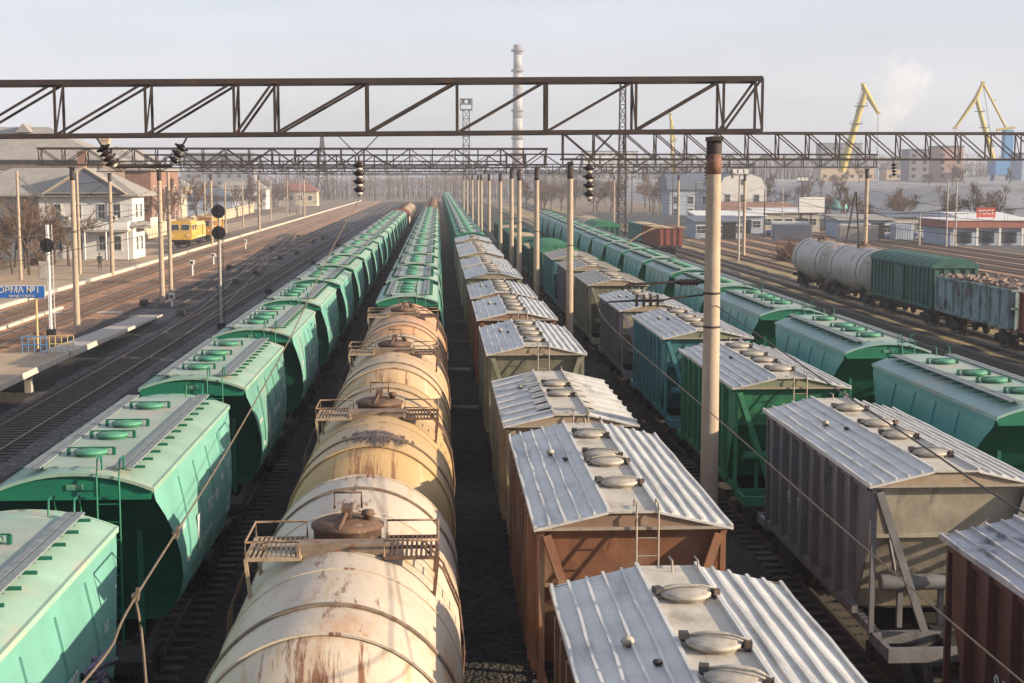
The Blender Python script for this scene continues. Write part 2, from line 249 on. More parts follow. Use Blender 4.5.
# ------------------------------------------------------------------ mesh builder
class MB:
    def __init__(s): s.v = []; s.f = []; s.m = []; s.s = []
    def add(s, vs, fs, m=0, smooth=False):
        o = len(s.v); s.v += [tuple(v) for v in vs]
        for f in fs: s.f.append(tuple(i + o for i in f)); s.m.append(m); s.s.append(smooth)
        return s
    def box(s, cx, cy, cz, sx, sy, sz, m=0, mt=None):
        vs = [Vector((x * sx / 2, y * sy / 2, z * sz / 2)) for x in (-1, 1) for y in (-1, 1) for z in (-1, 1)]
        if mt: vs = [mt @ v for v in vs]
        c = Vector((cx, cy, cz))
        return s.add([v + c for v in vs], [(0, 1, 3, 2), (4, 6, 7, 5), (0, 4, 5, 1), (2, 3, 7, 6), (0, 2, 6, 4), (1, 5, 7, 3)], m)
    def b2(s, x0, x1, y0, y1, z0, z1, m=0): return s.box((x0 + x1) / 2, (y0 + y1) / 2, (z0 + z1) / 2, x1 - x0, y1 - y0, z1 - z0, m)
    def beam(s, p, q, w, h=None, m=0, up=(0, 0, 1)):
        p, q = Vector(p), Vector(q); h = h or w; d = (q - p)
        if d.length < 1e-6: return s
        dn = d.normalized(); u = Vector(up)
        if abs(dn.dot(u)) > .99: u = Vector((0, 1, 0))
        a = dn.cross(u).normalized() * w / 2; b = dn.cross(a).normalized() * h / 2
        vs = [p + a + b, p - a + b, p - a - b, p + a - b, q + a + b, q - a + b, q - a - b, q + a - b]
        return s.add(vs, [(0, 1, 2, 3), (7, 6, 5, 4), (0, 4, 5, 1), (1, 5, 6, 2), (2, 6, 7, 3), (3, 7, 4, 0)], m)
    def tube(s, pts, r, n=6, m=0, caps=True, smooth=True):
        pts = [Vector(p) for p in pts]; rs = r if isinstance(r, (list, tuple)) else [r] * len(pts)
        rings = []
        for i, p in enumerate(pts):
            d = (pts[min(i + 1, len(pts) - 1)] - pts[max(i - 1, 0)]).normalized()
            u = Vector((0, 0, 1)) if abs(d.z) < .95 else Vector((0, 1, 0))
            a = d.cross(u).normalized(); b = d.cross(a).normalized()
            rings.append([p + (a * math.cos(2 * math.pi * k / n) + b * math.sin(2 * math.pi * k / n)) * rs[i] for k in range(n)])
        vs = [v for rg in rings for v in rg]
        fs = [(i * n + k, (i + 1) * n + k, (i + 1) * n + (k + 1) % n, i * n + (k + 1) % n) for i in range(len(pts) - 1) for k in range(n)]
        s.add(vs, fs, m, smooth)
        if caps: s.add(rings[0], [tuple(range(n))], m); s.add(rings[-1], [tuple(reversed(range(n)))], m)
        return s
    def lathe(s, prof, c=(0, 0, 0), n=16, m=0, smooth=True, sx=1, sy=1):   # prof: (r, z)
        vs = [(c[0] + r * math.cos(2 * math.pi * k / n) * sx, c[1] + r * math.sin(2 * math.pi * k / n) * sy, c[2] + z) for r, z in prof for k in range(n)]
        fs = [(i * n + k, i * n + (k + 1) % n, (i + 1) * n + (k + 1) % n, (i + 1) * n + k) for i in range(len(prof) - 1) for k in range(n)]
        fs += [tuple((len(prof) - 1) * n + k for k in range(n)), tuple(reversed(range(n)))]
        return s.add(vs, fs, m, smooth)
    def poly(s, pts, m=0): return s.add(pts, [tuple(range(len(pts)))], m)
    def prism(s, pts2, y0, y1, m=0):      # polygon in xz extruded along y
        n = len(pts2); vs = [(x, y0, z) for x, z in pts2] + [(x, y1, z) for x, z in pts2]
        fs = [tuple(range(n)), tuple(reversed(range(n, 2 * n)))] + [(i, i + n, (i + 1) % n + n, (i + 1) % n) for i in range(n)]
        return s.add(vs, fs, m)
    def prismx(s, pts2, x0, x1, m=0):     # polygon in yz extruded along x
        n = len(pts2); vs = [(x0, y, z) for y, z in pts2] + [(x1, y, z) for y, z in pts2]
        fs = [tuple(reversed(range(n))), tuple(range(n, 2 * n))] + [(i, (i + 1) % n, (i + 1) % n + n, i + n) for i in range(n)]
        return s.add(vs, fs, m)
    def mesh(s, name, mats):
        me = bpy.data.meshes.new(name); me.from_pydata(s.v, [], s.f)
        for k in mats: me.materials.append(M[k])
        me.polygons.foreach_set('material_index', s.m); me.polygons.foreach_set('use_smooth', s.s)
        me.validate(); me.update()
        import bmesh
        b = bmesh.new(); b.from_mesh(me); bmesh.ops.recalc_face_normals(b, faces=b.faces); b.to_mesh(me); b.free()
        return me

CACHE = {}
def part(name, key, mats, fn, parent=None, loc=(0, 0, 0), rz=0, scale=None):
    k = (key, tuple(mats))
    if k not in CACHE or key is None:
        mb = MB(); fn(mb); CACHE[k] = mb.mesh(name, mats)
    o = bpy.data.objects.new(name, CACHE[k]); COL.objects.link(o)
    o.location = loc; o.rotation_euler.z = rz
    if scale: o.scale = scale
    if parent: o.parent = parent
    return o
def tag(o, label, cat, group=None):
    o['label'] = label; o['category'] = cat
    if group: o['group'] = group
    return o
def empty(name, loc, rz=0, label=None, cat=None, group=None):
    o = bpy.data.objects.new(name, None); o.empty_display_size = .5; COL.objects.link(o)
    o.location = loc; o.rotation_euler.z = rz
    if label: tag(o, label, cat, group)
    return o
def struct(name, mats, fn, kind='structure'):
    mb = MB(); fn(mb); o = bpy.data.objects.new(name, mb.mesh(name, mats)); COL.objects.link(o); o['kind'] = kind
    return o
ORD = ['nearest', 'second', 'third', 'fourth', 'fifth', 'sixth', 'seventh', 'eighth', 'ninth', 'tenth', 'eleventh', 'twelfth', 'thirteenth', 'fourteenth',
       'fifteenth', 'sixteenth', 'seventeenth', 'eighteenth', 'nineteenth', 'twentieth']
TENS = {2: 'twenty', 3: 'thirty', 4: 'forty'}
def ordn(i):
    if i < 20: return ORD[i]
    n = i + 1
    return TENS[n // 10] + ('-' + ['', 'first', 'second', 'third', 'fourth', 'fifth', 'sixth', 'seventh', 'eighth', 'ninth'][n % 10] if n % 10 else '')[:99] if n % 10 else TENS[n // 10][:-1] + 'ieth'
def text_mesh(name, s, size, m, parent, mtx, key=None):
    k = ('txt', s, size, m)
    if k not in CACHE:
        cu = bpy.data.curves.new('t', 'FONT'); cu.body = s; cu.size = size; cu.align_x = 'CENTER'; cu.align_y = 'CENTER'; cu.extrude = .004; cu.offset = size * .012
        t = bpy.data.objects.new('t', cu); COL.objects.link(t)
        me = bpy.data.meshes.new_from_object(t.evaluated_get(bpy.context.evaluated_depsgraph_get())); me.name = name
        me.materials.clear(); me.materials.append(M[m]); bpy.data.objects.remove(t); CACHE[k] = me
    o = bpy.data.objects.new(name, CACHE[k]); COL.objects.link(o); o.parent = parent; o.matrix_local = mtx
    return o
def side_mtx(x, y, z, right=True, tilt=0):    # text lying on a wagon side, readable from outside
    if right: rot = Matrix.Rotation(math.pi / 2, 4, 'Z') @ Matrix.Rotation(math.pi / 2 - tilt, 4, 'X')
    else: rot = Matrix.Rotation(-math.pi / 2, 4, 'Z') @ Matrix.Rotation(math.pi / 2 - tilt, 4, 'X')
    return Matrix.Translation((x, y, z)) @ rot

# ------------------------------------------------------------------ running gear shared by all wagons
def bogie_fn(mb):
    for s in (-1, 1):
        x = s * 1.02
        mb.prismx([(-1.25, .50), (-1.05, .72), (-.5, .80), (.5, .80), (1.05, .72), (1.25, .50), (1.1, .36), (.75, .42), (.45, .28), (-.45, .28), (-.75, .42), (-1.1, .36)], x - .09, x + .09)
        for yy in (-.925, .925): mb.box(x + s * .05, yy, .45, .22, .34, .34)
        for yy in (-.22, 0, .22): mb.lathe([(.09, 0), (.09, .34)], (x, yy, .38), 8)
    mb.box(0, 0, .72, 2.2, .42, .26)
def wheelset_fn(mb):
    mb.tube([(-.95, 0, .475), (.95, 0, .475)], .08, 8)
    for s in (-1, 1):
        for (xa, xb, r) in ((.66, .70, .50), (.70, .82, .475)):
            mb.tube([(s * xa, 0, .475), (s * xb, 0, .475)], r, 20)
def coupler_fn(mb):
    mb.box(0, .35, 1.03, .30, .75, .26); mb.box(0, -.12, 1.03, .42, .36, .34); mb.box(.12, -.3, 1.03, .14, .26, .28); mb.tube([(-.4, .5, .95), (-.5, .1, .7), (-.5, -.3, .62)], .03, 5)
def gear(root, half, bog, lod):
    for s in (-1, 1):
        b = part('bogie', 'bogie', ['steel'], bogie_fn, root, (0, s * bog, 0))
        if lod < 2:
            for yy in (-.925, .925): part('wheelset', 'wheelset', ['wheel'], wheelset_fn, b, (0, yy, 0))
        if lod < 2: part('coupler', 'coupler', ['steel'], coupler_fn, root, (0, s * half, 0), 0 if s < 0 else math.pi)

# ------------------------------------------------------------------ round roofed grain hopper
HL = 9.5
def hopper(loc, style, label, group, lod=0, flip=False, length=HL, name='hopper_wagon', scale=None):
    side, roof, cen = {'mint': ('hop_side', 'hop_roof', 'hop_cen'), 'teal': ('teal_side', 'teal_roof', 'hop_cen'), 'fresh': ('fresh_side', 'fresh_roof', 'hop_cen')}[style]
    root = empty(name, loc, math.pi if flip else 0, label, 'hopper wagon', group)
    h = length / 2
    prof = [(1.39, 4.16, 0), (1.42, 3.92, .10), (1.50, 3.55, .52), (1.58, 3.1, .95), (1.63, 2.6, 1.30), (1.62, 2.1, 1.56), (1.52, 1.7, 1.70), (1.34, 1.4, 1.76), (1.16, 1.2, 1.76)]
    def body_fn(mb):
        zt = 3.95
        for s in (-1, 1):
            vs = []; n = len(prof)
            for hw, z, ins in prof: vs += [(s * hw, -(h - ins), z), (s * hw, h - ins, z)]
            mb.add(vs, [(2 * i, 2 * i + 1, 2 * i + 3, 2 * i + 2) for i in range(n - 1)], 0, False)
            # welded side seams standing proud
            for yy in (-h * .52, -h * .17, h * .17, h * .52):
                for i in range(1, n - 1):
                    a, b = prof[i], prof[i + 1]
                    mb.beam((s * (a[0] + .012), yy, a[1]), (s * (b[0] + .012), yy, b[1]), .05, .03, 0, up=(0, 1, 0))
        for e in (-1, 1):        # sloping end walls
            vs = []
            for hw, z, ins in prof: vs += [(-hw + .012, e * (h - ins - .06), z), (hw - .012, e * (h - ins - .06), z)]
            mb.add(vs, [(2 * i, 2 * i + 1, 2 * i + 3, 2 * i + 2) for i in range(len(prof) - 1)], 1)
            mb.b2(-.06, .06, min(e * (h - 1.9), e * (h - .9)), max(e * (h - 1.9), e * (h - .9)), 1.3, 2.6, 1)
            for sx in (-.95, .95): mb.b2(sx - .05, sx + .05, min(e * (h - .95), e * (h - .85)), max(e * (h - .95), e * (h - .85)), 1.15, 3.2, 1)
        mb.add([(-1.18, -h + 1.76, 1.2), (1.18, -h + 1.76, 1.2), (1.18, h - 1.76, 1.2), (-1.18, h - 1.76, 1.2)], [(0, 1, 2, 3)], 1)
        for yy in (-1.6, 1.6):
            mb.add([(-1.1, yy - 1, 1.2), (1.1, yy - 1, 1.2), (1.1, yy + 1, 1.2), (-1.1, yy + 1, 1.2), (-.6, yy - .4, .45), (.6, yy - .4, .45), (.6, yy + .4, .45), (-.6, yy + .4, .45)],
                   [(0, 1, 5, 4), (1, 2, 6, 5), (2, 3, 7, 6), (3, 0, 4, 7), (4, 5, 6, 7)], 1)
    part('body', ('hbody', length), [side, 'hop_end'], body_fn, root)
    N = 12
    def zr(x): return 4.47 - .29 * (abs(x) / 1.40) ** 2.1
    xs = [-1.40 + 2.8 * i / N for i in range(N + 1)]
    def roof_fn(mb):
        y0, y1 = -h - .05, h + .05
        top = [(x, zr(x)) for x in xs]
        vs = [(x, y, z) for x, z in top for y in (y0, y1)]
        mb.add(vs, [(2 * i, 2 * i + 1, 2 * i + 3, 2 * i + 2) for i in range(N)], 0, True)
        vs = [(x, y, z - .04) for x, z in top for y in (y0, y1)]
        mb.add(vs, [(2 * i, 2 * i + 2, 2 * i + 3, 2 * i + 1) for i in range(N)], 0, True)
        for x in (-1.40, 1.40): mb.box(x, 0, 4.15, .05, 2 * h + .1, .09, 0)
        for y in (y0, y1):       # rim
            for i in range(N): mb.beam((xs[i], y, zr(xs[i]) - .02), (xs[i + 1], y, zr(xs[i + 1]) - .02), .06, .06, 0, up=(0, 1, 0))
        # raised centre panel under the hatches
        vs = []
        for x in (-.62, -.6, .6, .62): vs += [(x, -h + .35, zr(x) + (.03 if abs(x) < .61 else 0)), (x, h - .35, zr(x) + (.03 if abs(x) < .61 else 0))]
        mb.box(0, 0, 4.445, 1.40, 2 * h - 1.1, .07, 1)
    part('roof', ('hroof', length), [roof, cen], roof_fn, root)
    def fascia_fn(mb):
        pts = [(x, zr(x) - .045) for x in xs] + [(1.36, 4.0), (-1.36, 4.0)]
        mb.prism(pts, -.02, .02, 0); mb.box(0, -.03, 4.0, 2.7, .07, .05, 0)
        mb.box(.0, -.035, 4.2, .3, .02, .10, 1)
    for e in (-1, 1): part('end_arch', 'fascia', ['hop_trim', 'hop_hatch'], fascia_fn, root, (0, e * (h - .02), 0), 0 if e < 0 else math.pi)
    def hatch_fn(mb):
        mb.lathe([(.29, 0), (.29, .05), (.33, .05), (.33, .09), (.24, .12), (.0, .14)], n=18)
    def latch_fn(mb):
        mb.beam((-.45, 0, .14), (.45, 0, .14), .03, .025); mb.box(-.43, 0, .06, .05, .12, .13); mb.box(.43, 0, .06, .06, .10, .13)
    hm = 'hop_hatch'
    for yy in (-3.1, -1.25, .15, 2.6):
        hh = part('hatch', 'hhatch', [hm], hatch_fn, root, (-.08, yy, 4.482))
        if lod < 1: part('latch', 'hlatch', ['hop_end'], latch_fn, hh)
    def walk_fn(mb):
        mb.box(-.08, 0, .0, .13, 2 * h - .6, .03, 0); mb.box(.08, 0, .0, .13, 2 * h - .6, .03, 0)
        for i in range(12):
            y = -h + .6 + i * (2 * h - 1.2) / 11
            mb.box(.07, y, -.05, .46, .035, .05, 1)
    for s in (-1, 1): part('walkway', ('hwalk', length), ['walkway', 'hop_end'], walk_fn, root, (s * .84, 0, 4.50), 0 if s > 0 else math.pi)
    if lod < 1:
        def ladder_fn(mb):
            for x in (-.2, .2): mb.tube([(x, 0, 1.3), (x, 0, 4.4), (x, .1, 4.72), (x, .4, 4.72), (x, .45, 4.45)], .018, 5)
            for k in range(9): mb.tube([(-.2, 0, 1.6 + k * .33), (.2, 0, 1.6 + k * .33)], .013, 5)
        for e in (-1, 1): part('ladder', 'hladder', ['hop_trim'], ladder_fn, root, (.62, e * (h + .13), 0), 0 if e < 0 else math.pi)
        def guard_fn(mb):
            for x in (-.5, .5): mb.tube([(x, 0, 1.2), (x, 0, 2.1), (x * .6, 0, 2.2)], .02, 5)
            mb.tube([(-.5, 0, 1.7), (.5, 0, 1.7)], .015, 5)
        for e in (-1, 1): part('end_rail', 'hguard', ['hop_trim'], guard_fn, root, (-.3, e * (h + .6), 0))
    def under_fn(mb):
        mb.box(0, 0, 1.05, .5, 2 * h + 2.0, .28, 0)
        for e in (-1, 1):
            mb.box(0, e * (h + .75), 1.08, 2.9, .14, .24, 0); mb.box(0, e * (h + .25), 1.16, 2.7, 1.0, .05, 0)
            for sx in (-1.3, 1.3): mb.beam((sx, e * (h + .7), 1.1), (sx * .9, e * (h - 1.5), 1.25), .10, .14, 0)
    part('underframe', ('hunder', length), ['steel'], under_fn, root)
    gear(root, h + 1.42, h - .55, lod)
    if scale: root.scale = scale
    return root

# ------------------------------------------------------------------ flat gabled cement hopper
CL = 8.55
def gable_wagon(loc, bm, label, group, lod=0, roofm='galv', centre='roof_centre', kind=0, zoff=0.0, hatches=(-3.0, -1.0, .45, 2.6), ribs=7, name='hopper_wagon', length=CL):
    root = empty(name, loc, 0, label, 'hopper wagon', group)
    h = length / 2; W = 1.64; ZE = 4.05 + zoff; ZR = 4.33 + zoff
    sl = (ZR - ZE) / (W - .42)
    def side_fn(mb):
        hb = h - .25
        for s in (-1, 1):
            x = s * 1.50
            mb.prismx([(-hb, ZE - .06), (hb, ZE - .06), (hb - .05, 2.9), (hb - 1.0, 1.35), (-hb + 1.0, 1.35), (-hb + .05, 2.9)], x - .02, x + .02)
            n = ribs + 1
            for i in range(n):
                y = -hb + .95 + i * (2 * hb - 1.9) / (n - 1)
                mb.box(x + s * .085, y, 2.72 + zoff / 2, .17, .14, 2.55 + zoff)
            mb.box(x + s * .06, 0, 1.40, .12, 2 * hb - 1.4, .14); mb.box(x + s * .05, 0, ZE - .1, .10, 2 * hb, .10)
            for i in range(n - 1):                                # shallow pressed panels
                y = -hb + .95 + (i + .5) * (2 * hb - 1.9) / (n - 1)
                for z in (1.95, 2.72, 3.45): mb.box(x + s * .032, y, z, .02, (2 * hb - 1.9) / (n - 1) - .3, .13)
        # inner hopper shell
        mb.add([(-1.4, -h + 1.2, 1.35), (1.4, -h + 1.2, 1.35), (1.4, h - 1.2, 1.35), (-1.4, h - 1.2, 1.35)], [(0, 1, 2, 3)], 1)
        for yy in (-1.7, 1.7):
            mb.add([(-1.3, yy - 1.2, 1.35), (1.3, yy - 1.2, 1.35), (1.3, yy + 1.2, 1.35), (-1.3, yy + 1.2, 1.35), (-.6, yy - .4, .5), (.6, yy - .4, .5), (.6, yy + .4, .5), (-.6, yy + .4, .5)],
                   [(0, 1, 5, 4), (1, 2, 6, 5), (2, 3, 7, 6), (3, 0, 4, 7), (4, 5, 6, 7)], 1)
    part('side_walls', ('gside', length, zoff, ribs), [bm, 'steel'], side_fn, root)
    def end_fn(mb):    # facing -y ; origin at end
        zl = 3.02 + zoff
        mb.add([(-1.46, .12, ZE - .06), (1.46, .12, ZE - .06), (1.46, .34, zl), (-1.46, .34, zl), (-1.46, 1.35, 1.35), (1.46, 1.35, 1.35)], [(0, 1, 2, 3), (3, 2, 5, 4)], 0)
        mb.box(0, .33, zl, 2.95, .06, .07)
    def gab_fn(mb):
        mb.prism([(-W + .02, ZE + .01), (W - .02, ZE + .01), (.5, ZR - .035), (0, ZR + .0), (-.5, ZR - .035)], .0, .03, 0)
    def frame_fn(mb):
        for s in (-1, 1):
            mb.box(s * 1.5, .10, (ZE + 1.15) / 2, .09, .09, ZE - 1.2, 0)
            mb.beam((s * 1.42, .06, ZE - .12), (s * .55, -.12, 1.30), .14, .10, 0, up=(0, 1, 0))
            mb.beam((s * 1.38, .15, ZE - .15), (s * .85, .6, 2.0), .05, .05, 0)
        mb.tube([(-1.2, .55, 2.05), (1.2, .55, 2.05)], .16, 8, 0); mb.box(0, .6, 1.65, .1, .1, 1.0, 0); mb.box(-.8, .6, 1.65, .1, .1, 1.0, 0)
    gm = {'b_orange': 'gable_b', 'b_brown': 'gable_b', 'b_green': 'gable_g', 'b_teal': 'gable_g'}.get(bm, 'gable')
    for e in (-1, 1):
        part('end_wall', ('gend', zoff), ['b_sand' if bm == 'b_violet' else bm], end_fn, root, (0, e * h, 0), 0 if e < 0 else math.pi)
        part('gable', ('ggab', zoff), [gm], gab_fn, root, (0, e * h, 0), 0 if e < 0 else math.pi)
        part('end_frame', ('gfr', zoff), [bm], frame_fn, root, (0, e * h, 0), 0 if e < 0 else math.pi)
    def trim_fn(mb):
        mb.box(0, -.03, ZE, 2 * W + .02, .05, .05, 0); 
    for e in (-1, 1): part('eave_trim', ('gtrim', zoff), ['rail_steel'], trim_fn, root, (0, e * h, 0), 0 if e < 0 else math.pi)
    def roof_fn(mb):
        L = h + .06
        for s in (-1, 1):
            a = .42
            mb.add([(s * W, -L, ZE), (s * a, -L, ZR), (s * a, L, ZR), (s * W, L, ZE), (s * W, -L, ZE - .04), (s * a, -L, ZR - .04), (s * a, L, ZR - .04), (s * W, L, ZE - .04)],
                   [(0, 1, 2, 3), (7, 6, 5, 4), (0, 4, 5, 1), (3, 2, 6, 7), (0, 3, 7, 4)], 0)
            if kind == 0:
                for k in range(1, 6):
                    x = a + (W - a) * k / 5 - .02; z = ZR - (x - a) * sl
                    # standing seam with slight waviness
                    pts = [(s * x + .010 * math.sin(j * 1.7 + k * 3), -L + .03 + j * (2 * L - .06) / 10, z + .022 + .006 * math.sin(j * 2.3 + k * 2)) for j in range(11)]
                    for j in range(10): mb.beam(pts[j], pts[j + 1], .042, .05, 0)
            else:
                for k in range(8):
                    y = -L + .5 + k * (2 * L - 1) / 7
                    mb.beam((s * a, y, ZR + .03), (s * W, y, ZE + .03), .10, .07, 0)
        mb.box(0, 0, ZR - .01, .84, 2 * L, .03, 1)
        for s in (-1, 1): mb.box(s * .42, 0, ZR + .025, .05, 2 * L - .02, .07, 0 if kind == 0 else 1)
        if kind == 1:
            for s in (-1, 1):
                for k in range(7):
                    y = -L + .9 + k * (2 * L - 1.2) / 7
                    mb.add([(s * .40, y, ZR + .06), (s * .40, y + .8, ZR + .06), (s * .78, y + .45, ZR - .02), (s * .78, y - .05, ZR - .02)], [(0, 1, 2, 3)], 1)
    part('roof', ('groof', length, zoff, kind), [roofm, centre], roof_fn, root)
    def hatch_fn(mb):
        mb.lathe([(.29, 0), (.29, .05), (.335, .05), (.34, .09), (.30, .10), (.27, .115), (.10, .13), (0, .135)], n=20)
        mb.tube([(-.34, .08, .12), (-.1, .02, .165), (.2, -.06, .165), (.38, -.12, .12), (.42, -.16, .03)], .017, 6)
    def latch_fn(mb):
        mb.box(-.34, .10, .11, .11, .15, .08); mb.box(.37, -.14, .07, .09, .10, .11); mb.beam((-.37, .10, .05), (.40, -.16, .05), .03, .03)
    for yy in hatches:
        hh = part('hatch', 'ghatch', ['hatch'], hatch_fn, root, (0, yy, ZR + .005), random.uniform(-.3, .3))
        if lod < 1: part('latch', 'glatch', ['latch'], latch_fn, hh)
    if lod < 1:
        def ladder_fn(mb):
            for x in (-.18, .18): mb.tube([(x, 0, 1.2), (x, 0, ZE + .22), (x, .08, ZE + .42), (x, .34, ZE + .42), (x, .38, ZE + .26)], .016, 5)
            for k in range(9): mb.tube([(-.18, 0, 1.5 + k * .3), (.18, 0, 1.5 + k * .3)], .012, 5)
        for e in ((-1, 1) if bm != 'b_violet' else (1,)): part('ladder', ('gladder', zoff), ['rail_steel'], ladder_fn, root, (.22, e * (h + .1), 0), 0 if e < 0 else math.pi)
        def vent_fn(mb): mb.lathe([(.06, 0), (.06, .05), (.09, .05), (.07, .10), (0, .12)], n=10)
        part('roof_vent', 'gvent', ['hatch'], vent_fn, root, (-.95, 1.2, ZR - .53 * sl + .01)); part('roof_vent', 'gvent', ['latch'], vent_fn, root, (-.72, .35, ZR - .3 * sl + .01), scale=(.7, .7, .6))
    def under_fn(mb):
        mb.box(0, 0, 1.05, .5, 2 * h + 1.9, .28, 0)
        for e in (-1, 1):
            mb.box(0, e * (h + .95), 1.12, 3.0, .12, .26, 1)
            mb.box(0, e * (h - .10), 1.12, 3.0, .12, .22, 1)
            for sx in (-1.45, 1.45): mb.box(sx, e * (h + .42), 1.12, .10, 1.0, .22, 1)
            mb.beam((-1.4, e * (h + .9), 1.1), (0, e * (h + .0), 1.1), .08, .08, 0)
        for sx in (-1.45, 1.45): mb.box(sx, 0, 1.25, .14, 2 * h - .4, .16, 1)
    part('underframe', ('gunder', length), ['steel', bm], under_fn, root)
    gear(root, h + 1.35, h - .35, lod)
    return root

# ------------------------------------------------------------------ tank wagon
def tank_wagon(loc, tm, label, group, lod=0, platforms=True, oil=False):
    root = empty('tank_wagon', loc, 0, label, 'tank wagon', group)
    r, L, cz = 1.73, 5.4, 2.6
    def tank_fn(mb):
        prof = [(0, -L), (.55, -L + .03), (1.0, -L + .14), (1.3, -L + .30), (1.6, -L + .5), (r, -L + .8)]
        ys = [(-L + .8) + i * (2 * L - 1.6) / 12 for i in range(13)]
        pr = [(a, b) for a, b in prof] + [(r, y) for y in ys[1:]] + [(a, -b) for a, b in reversed(prof[:-1])]
        n = 48
        vs = [(a * math.cos(2 * math.pi * k / n), y, cz + a * math.sin(2 * math.pi * k / n)) for a, y in pr for k in range(n)]
        mb.add(vs, [(i * n + k, (i + 1) * n + k, (i + 1) * n + (k + 1) % n, i * n + (k + 1) % n) for i in range(len(pr) - 1) for k in range(n)], 0, True)
    part('tank', 'tank', [tm], tank_fn, root)
    def band(rr, w, t0=0, t1=360, n=48):
        def fn(mb):
            vs = []
            for k in range(n + 1):
                a = R(t0 + (t1 - t0) * k / n)
                for rad, y in ((rr - .03, -w / 2), (rr, -w / 2), (rr, w / 2), (rr - .03, w / 2)): vs.append((rad * math.cos(a), y, cz + rad * math.sin(a)))
            mb.add(vs, [(4 * k + j, 4 * k + 4 + j, 4 * k + 4 + (j + 1) % 4, 4 * k + (j + 1) % 4) for k in range(n) for j in range(4)], 0)
        return fn
    for y in (-3.5, 3.5): part('strap', 'strap', ['strap'], band(r + .035, .09, -20, 200), root, (0, y, 0))
    for y in (-4.65, -1.75, 1.75, 4.65): part('weld_seam', 'weld', [tm], band(r + .018, .05, -10, 190), root, (0, y, 0))
    def dome_fn(mb): mb.lathe([(.52, -.2), (.52, .10), (.56, .10), (.56, .15), (.40, .22), (0, .26)], n=24)
    d = part('hatch_dome', 'dome', ['rusty'], dome_fn, root, (0, .35, cz + r))
    def lever_fn(mb):
        mb.tube([(-.1, -.5, .15), (0, -.1, .36), (.05, .3, .38), (.02, .5, .2)], .035, 6); mb.box(0, 0, .34, .16, .34, .16); mb.tube([(-.22, .35, .3), (-.22, .35, .55), (.2, .35, .55), (.2, .35, .3)], .02, 5)
        mb.lathe([(.07, 0), (.07, .18), (.11, .18), (.09, .25)], (.32, -.1, .12), 8)
    if lod < 2: part('lever', 'lever', ['rusty'], lever_fn, d)
    if lod < 2:
        def tray_fn(mb):
            mb.box(0, 0, 0, 1.35, .34, .06); mb.box(0, -.16, -.08, 1.35, .04, .16); mb.box(-.5, 0, -.18, .1, .2, .3); mb.box(.5, 0, -.18, .1, .2, .3)
        part('drip_tray', 'tray', ['strap'], tray_fn, root, (0, -.62, cz + r + .07))
    if platforms:
        def plat_fn(mb):
            w, l = .78, 1.25
            for k in range(11): mb.box(-w / 2 + .03 + k * (w - .06) / 10, 0, 0, .035, l, .03, 0)
            for y in (-l / 2, 0, l / 2): mb.box(0, y, -.01, w, .04, .05, 0)
            for x in (-w / 2, w / 2): mb.box(x, 0, -.01, .04, l, .05, 0)
            mb.beam((w / 2, -l / 2, 0), (w / 2 - .08, -l / 2, -.75), .05, .05, 0); mb.beam((w / 2, l / 2, 0), (w / 2 - .08, l / 2, -.75), .05, .05, 0)
            mb.beam((w / 2 - .07, -l / 2, -.55), (-w / 2, -l / 2, -.2), .04, .04, 0)
        def rail_fn(mb):
            w, l, hgt = .78, 1.25, .25
            for y in (-l / 2, l / 2): mb.tube([(-w / 2, y, 0), (-w / 2, y, hgt), (w / 2, y, hgt), (w / 2, y, 0)], .018, 6)
            mb.tube([(w / 2, -l / 2, hgt), (w / 2, l / 2, hgt)], .018, 6)
        def lad_fn(mb):
            p = [(.55, 0, -.05), (.85, 0, -.42), (1.08, 0, -1.0), (1.15, 0, -1.7), (1.05, 0, -3.0)]
            for y in (-.2, .2): mb.tube([(a, y, c) for a, b, c in p], .02, 5)
            for i in range(len(p) - 1):
                for t in (0, .33, .66):
                    q = [p[i][j] + (p[i + 1][j] - p[i][j]) * t for j in range(3)]; mb.tube([(q[0], -.2, q[2]), (q[0], .2, q[2])], .013, 4)
        for s in (-1, 1):
            pl = part('platform', 'tplat', ['grate' if s < 0 else 'rusty'], plat_fn, root, (s * 1.0, -.35, cz + r - .05), 0 if s > 0 else math.pi)
            if lod < 2: part('railing', 'trail', ['rail_rust'], rail_fn, pl)
            if lod < 1: part('ladder', 'tlad', ['rusty'], lad_fn, root, (s * .62, -.35 - s * .0, cz + r + .05), 0 if s > 0 else math.pi)
    if oil:
        def oil_fn(mb):
            rng = random.Random(4); q = 0
            for (n, w0, w1, l0, l1, sp) in ((150, .35, .9, .2, 1.6, 26), (60, .8, 1.8, .1, .7, 20), (14, .4, .8, 1.4, 2.4, 22)):
                for k in range(n):
                    u = max(-1, min(1, rng.gauss(0, .45))); a0 = R(86 + sp * u); w = R(rng.uniform(w0, w1)); ya = 1.05 + rng.uniform(-.5, .2)
                    yb = ya - rng.uniform(l0, l1) * (1 - .6 * abs(u)); rr = r + .004 + .00012 * q; q += 1
                    mb.add([(rr * math.cos(a0 - w), ya, cz + rr * math.sin(a0 - w)), (rr * math.cos(a0), ya + .12, cz + rr * math.sin(a0)), (rr * math.cos(a0 + w), ya, cz + rr * math.sin(a0 + w)), (rr * math.cos(a0), yb, cz + rr * math.sin(a0))], [(0, 1, 2, 3)], 0)
        part('oil_stain', None, ['oil'], oil_fn, root, (0, -4.2, 0))
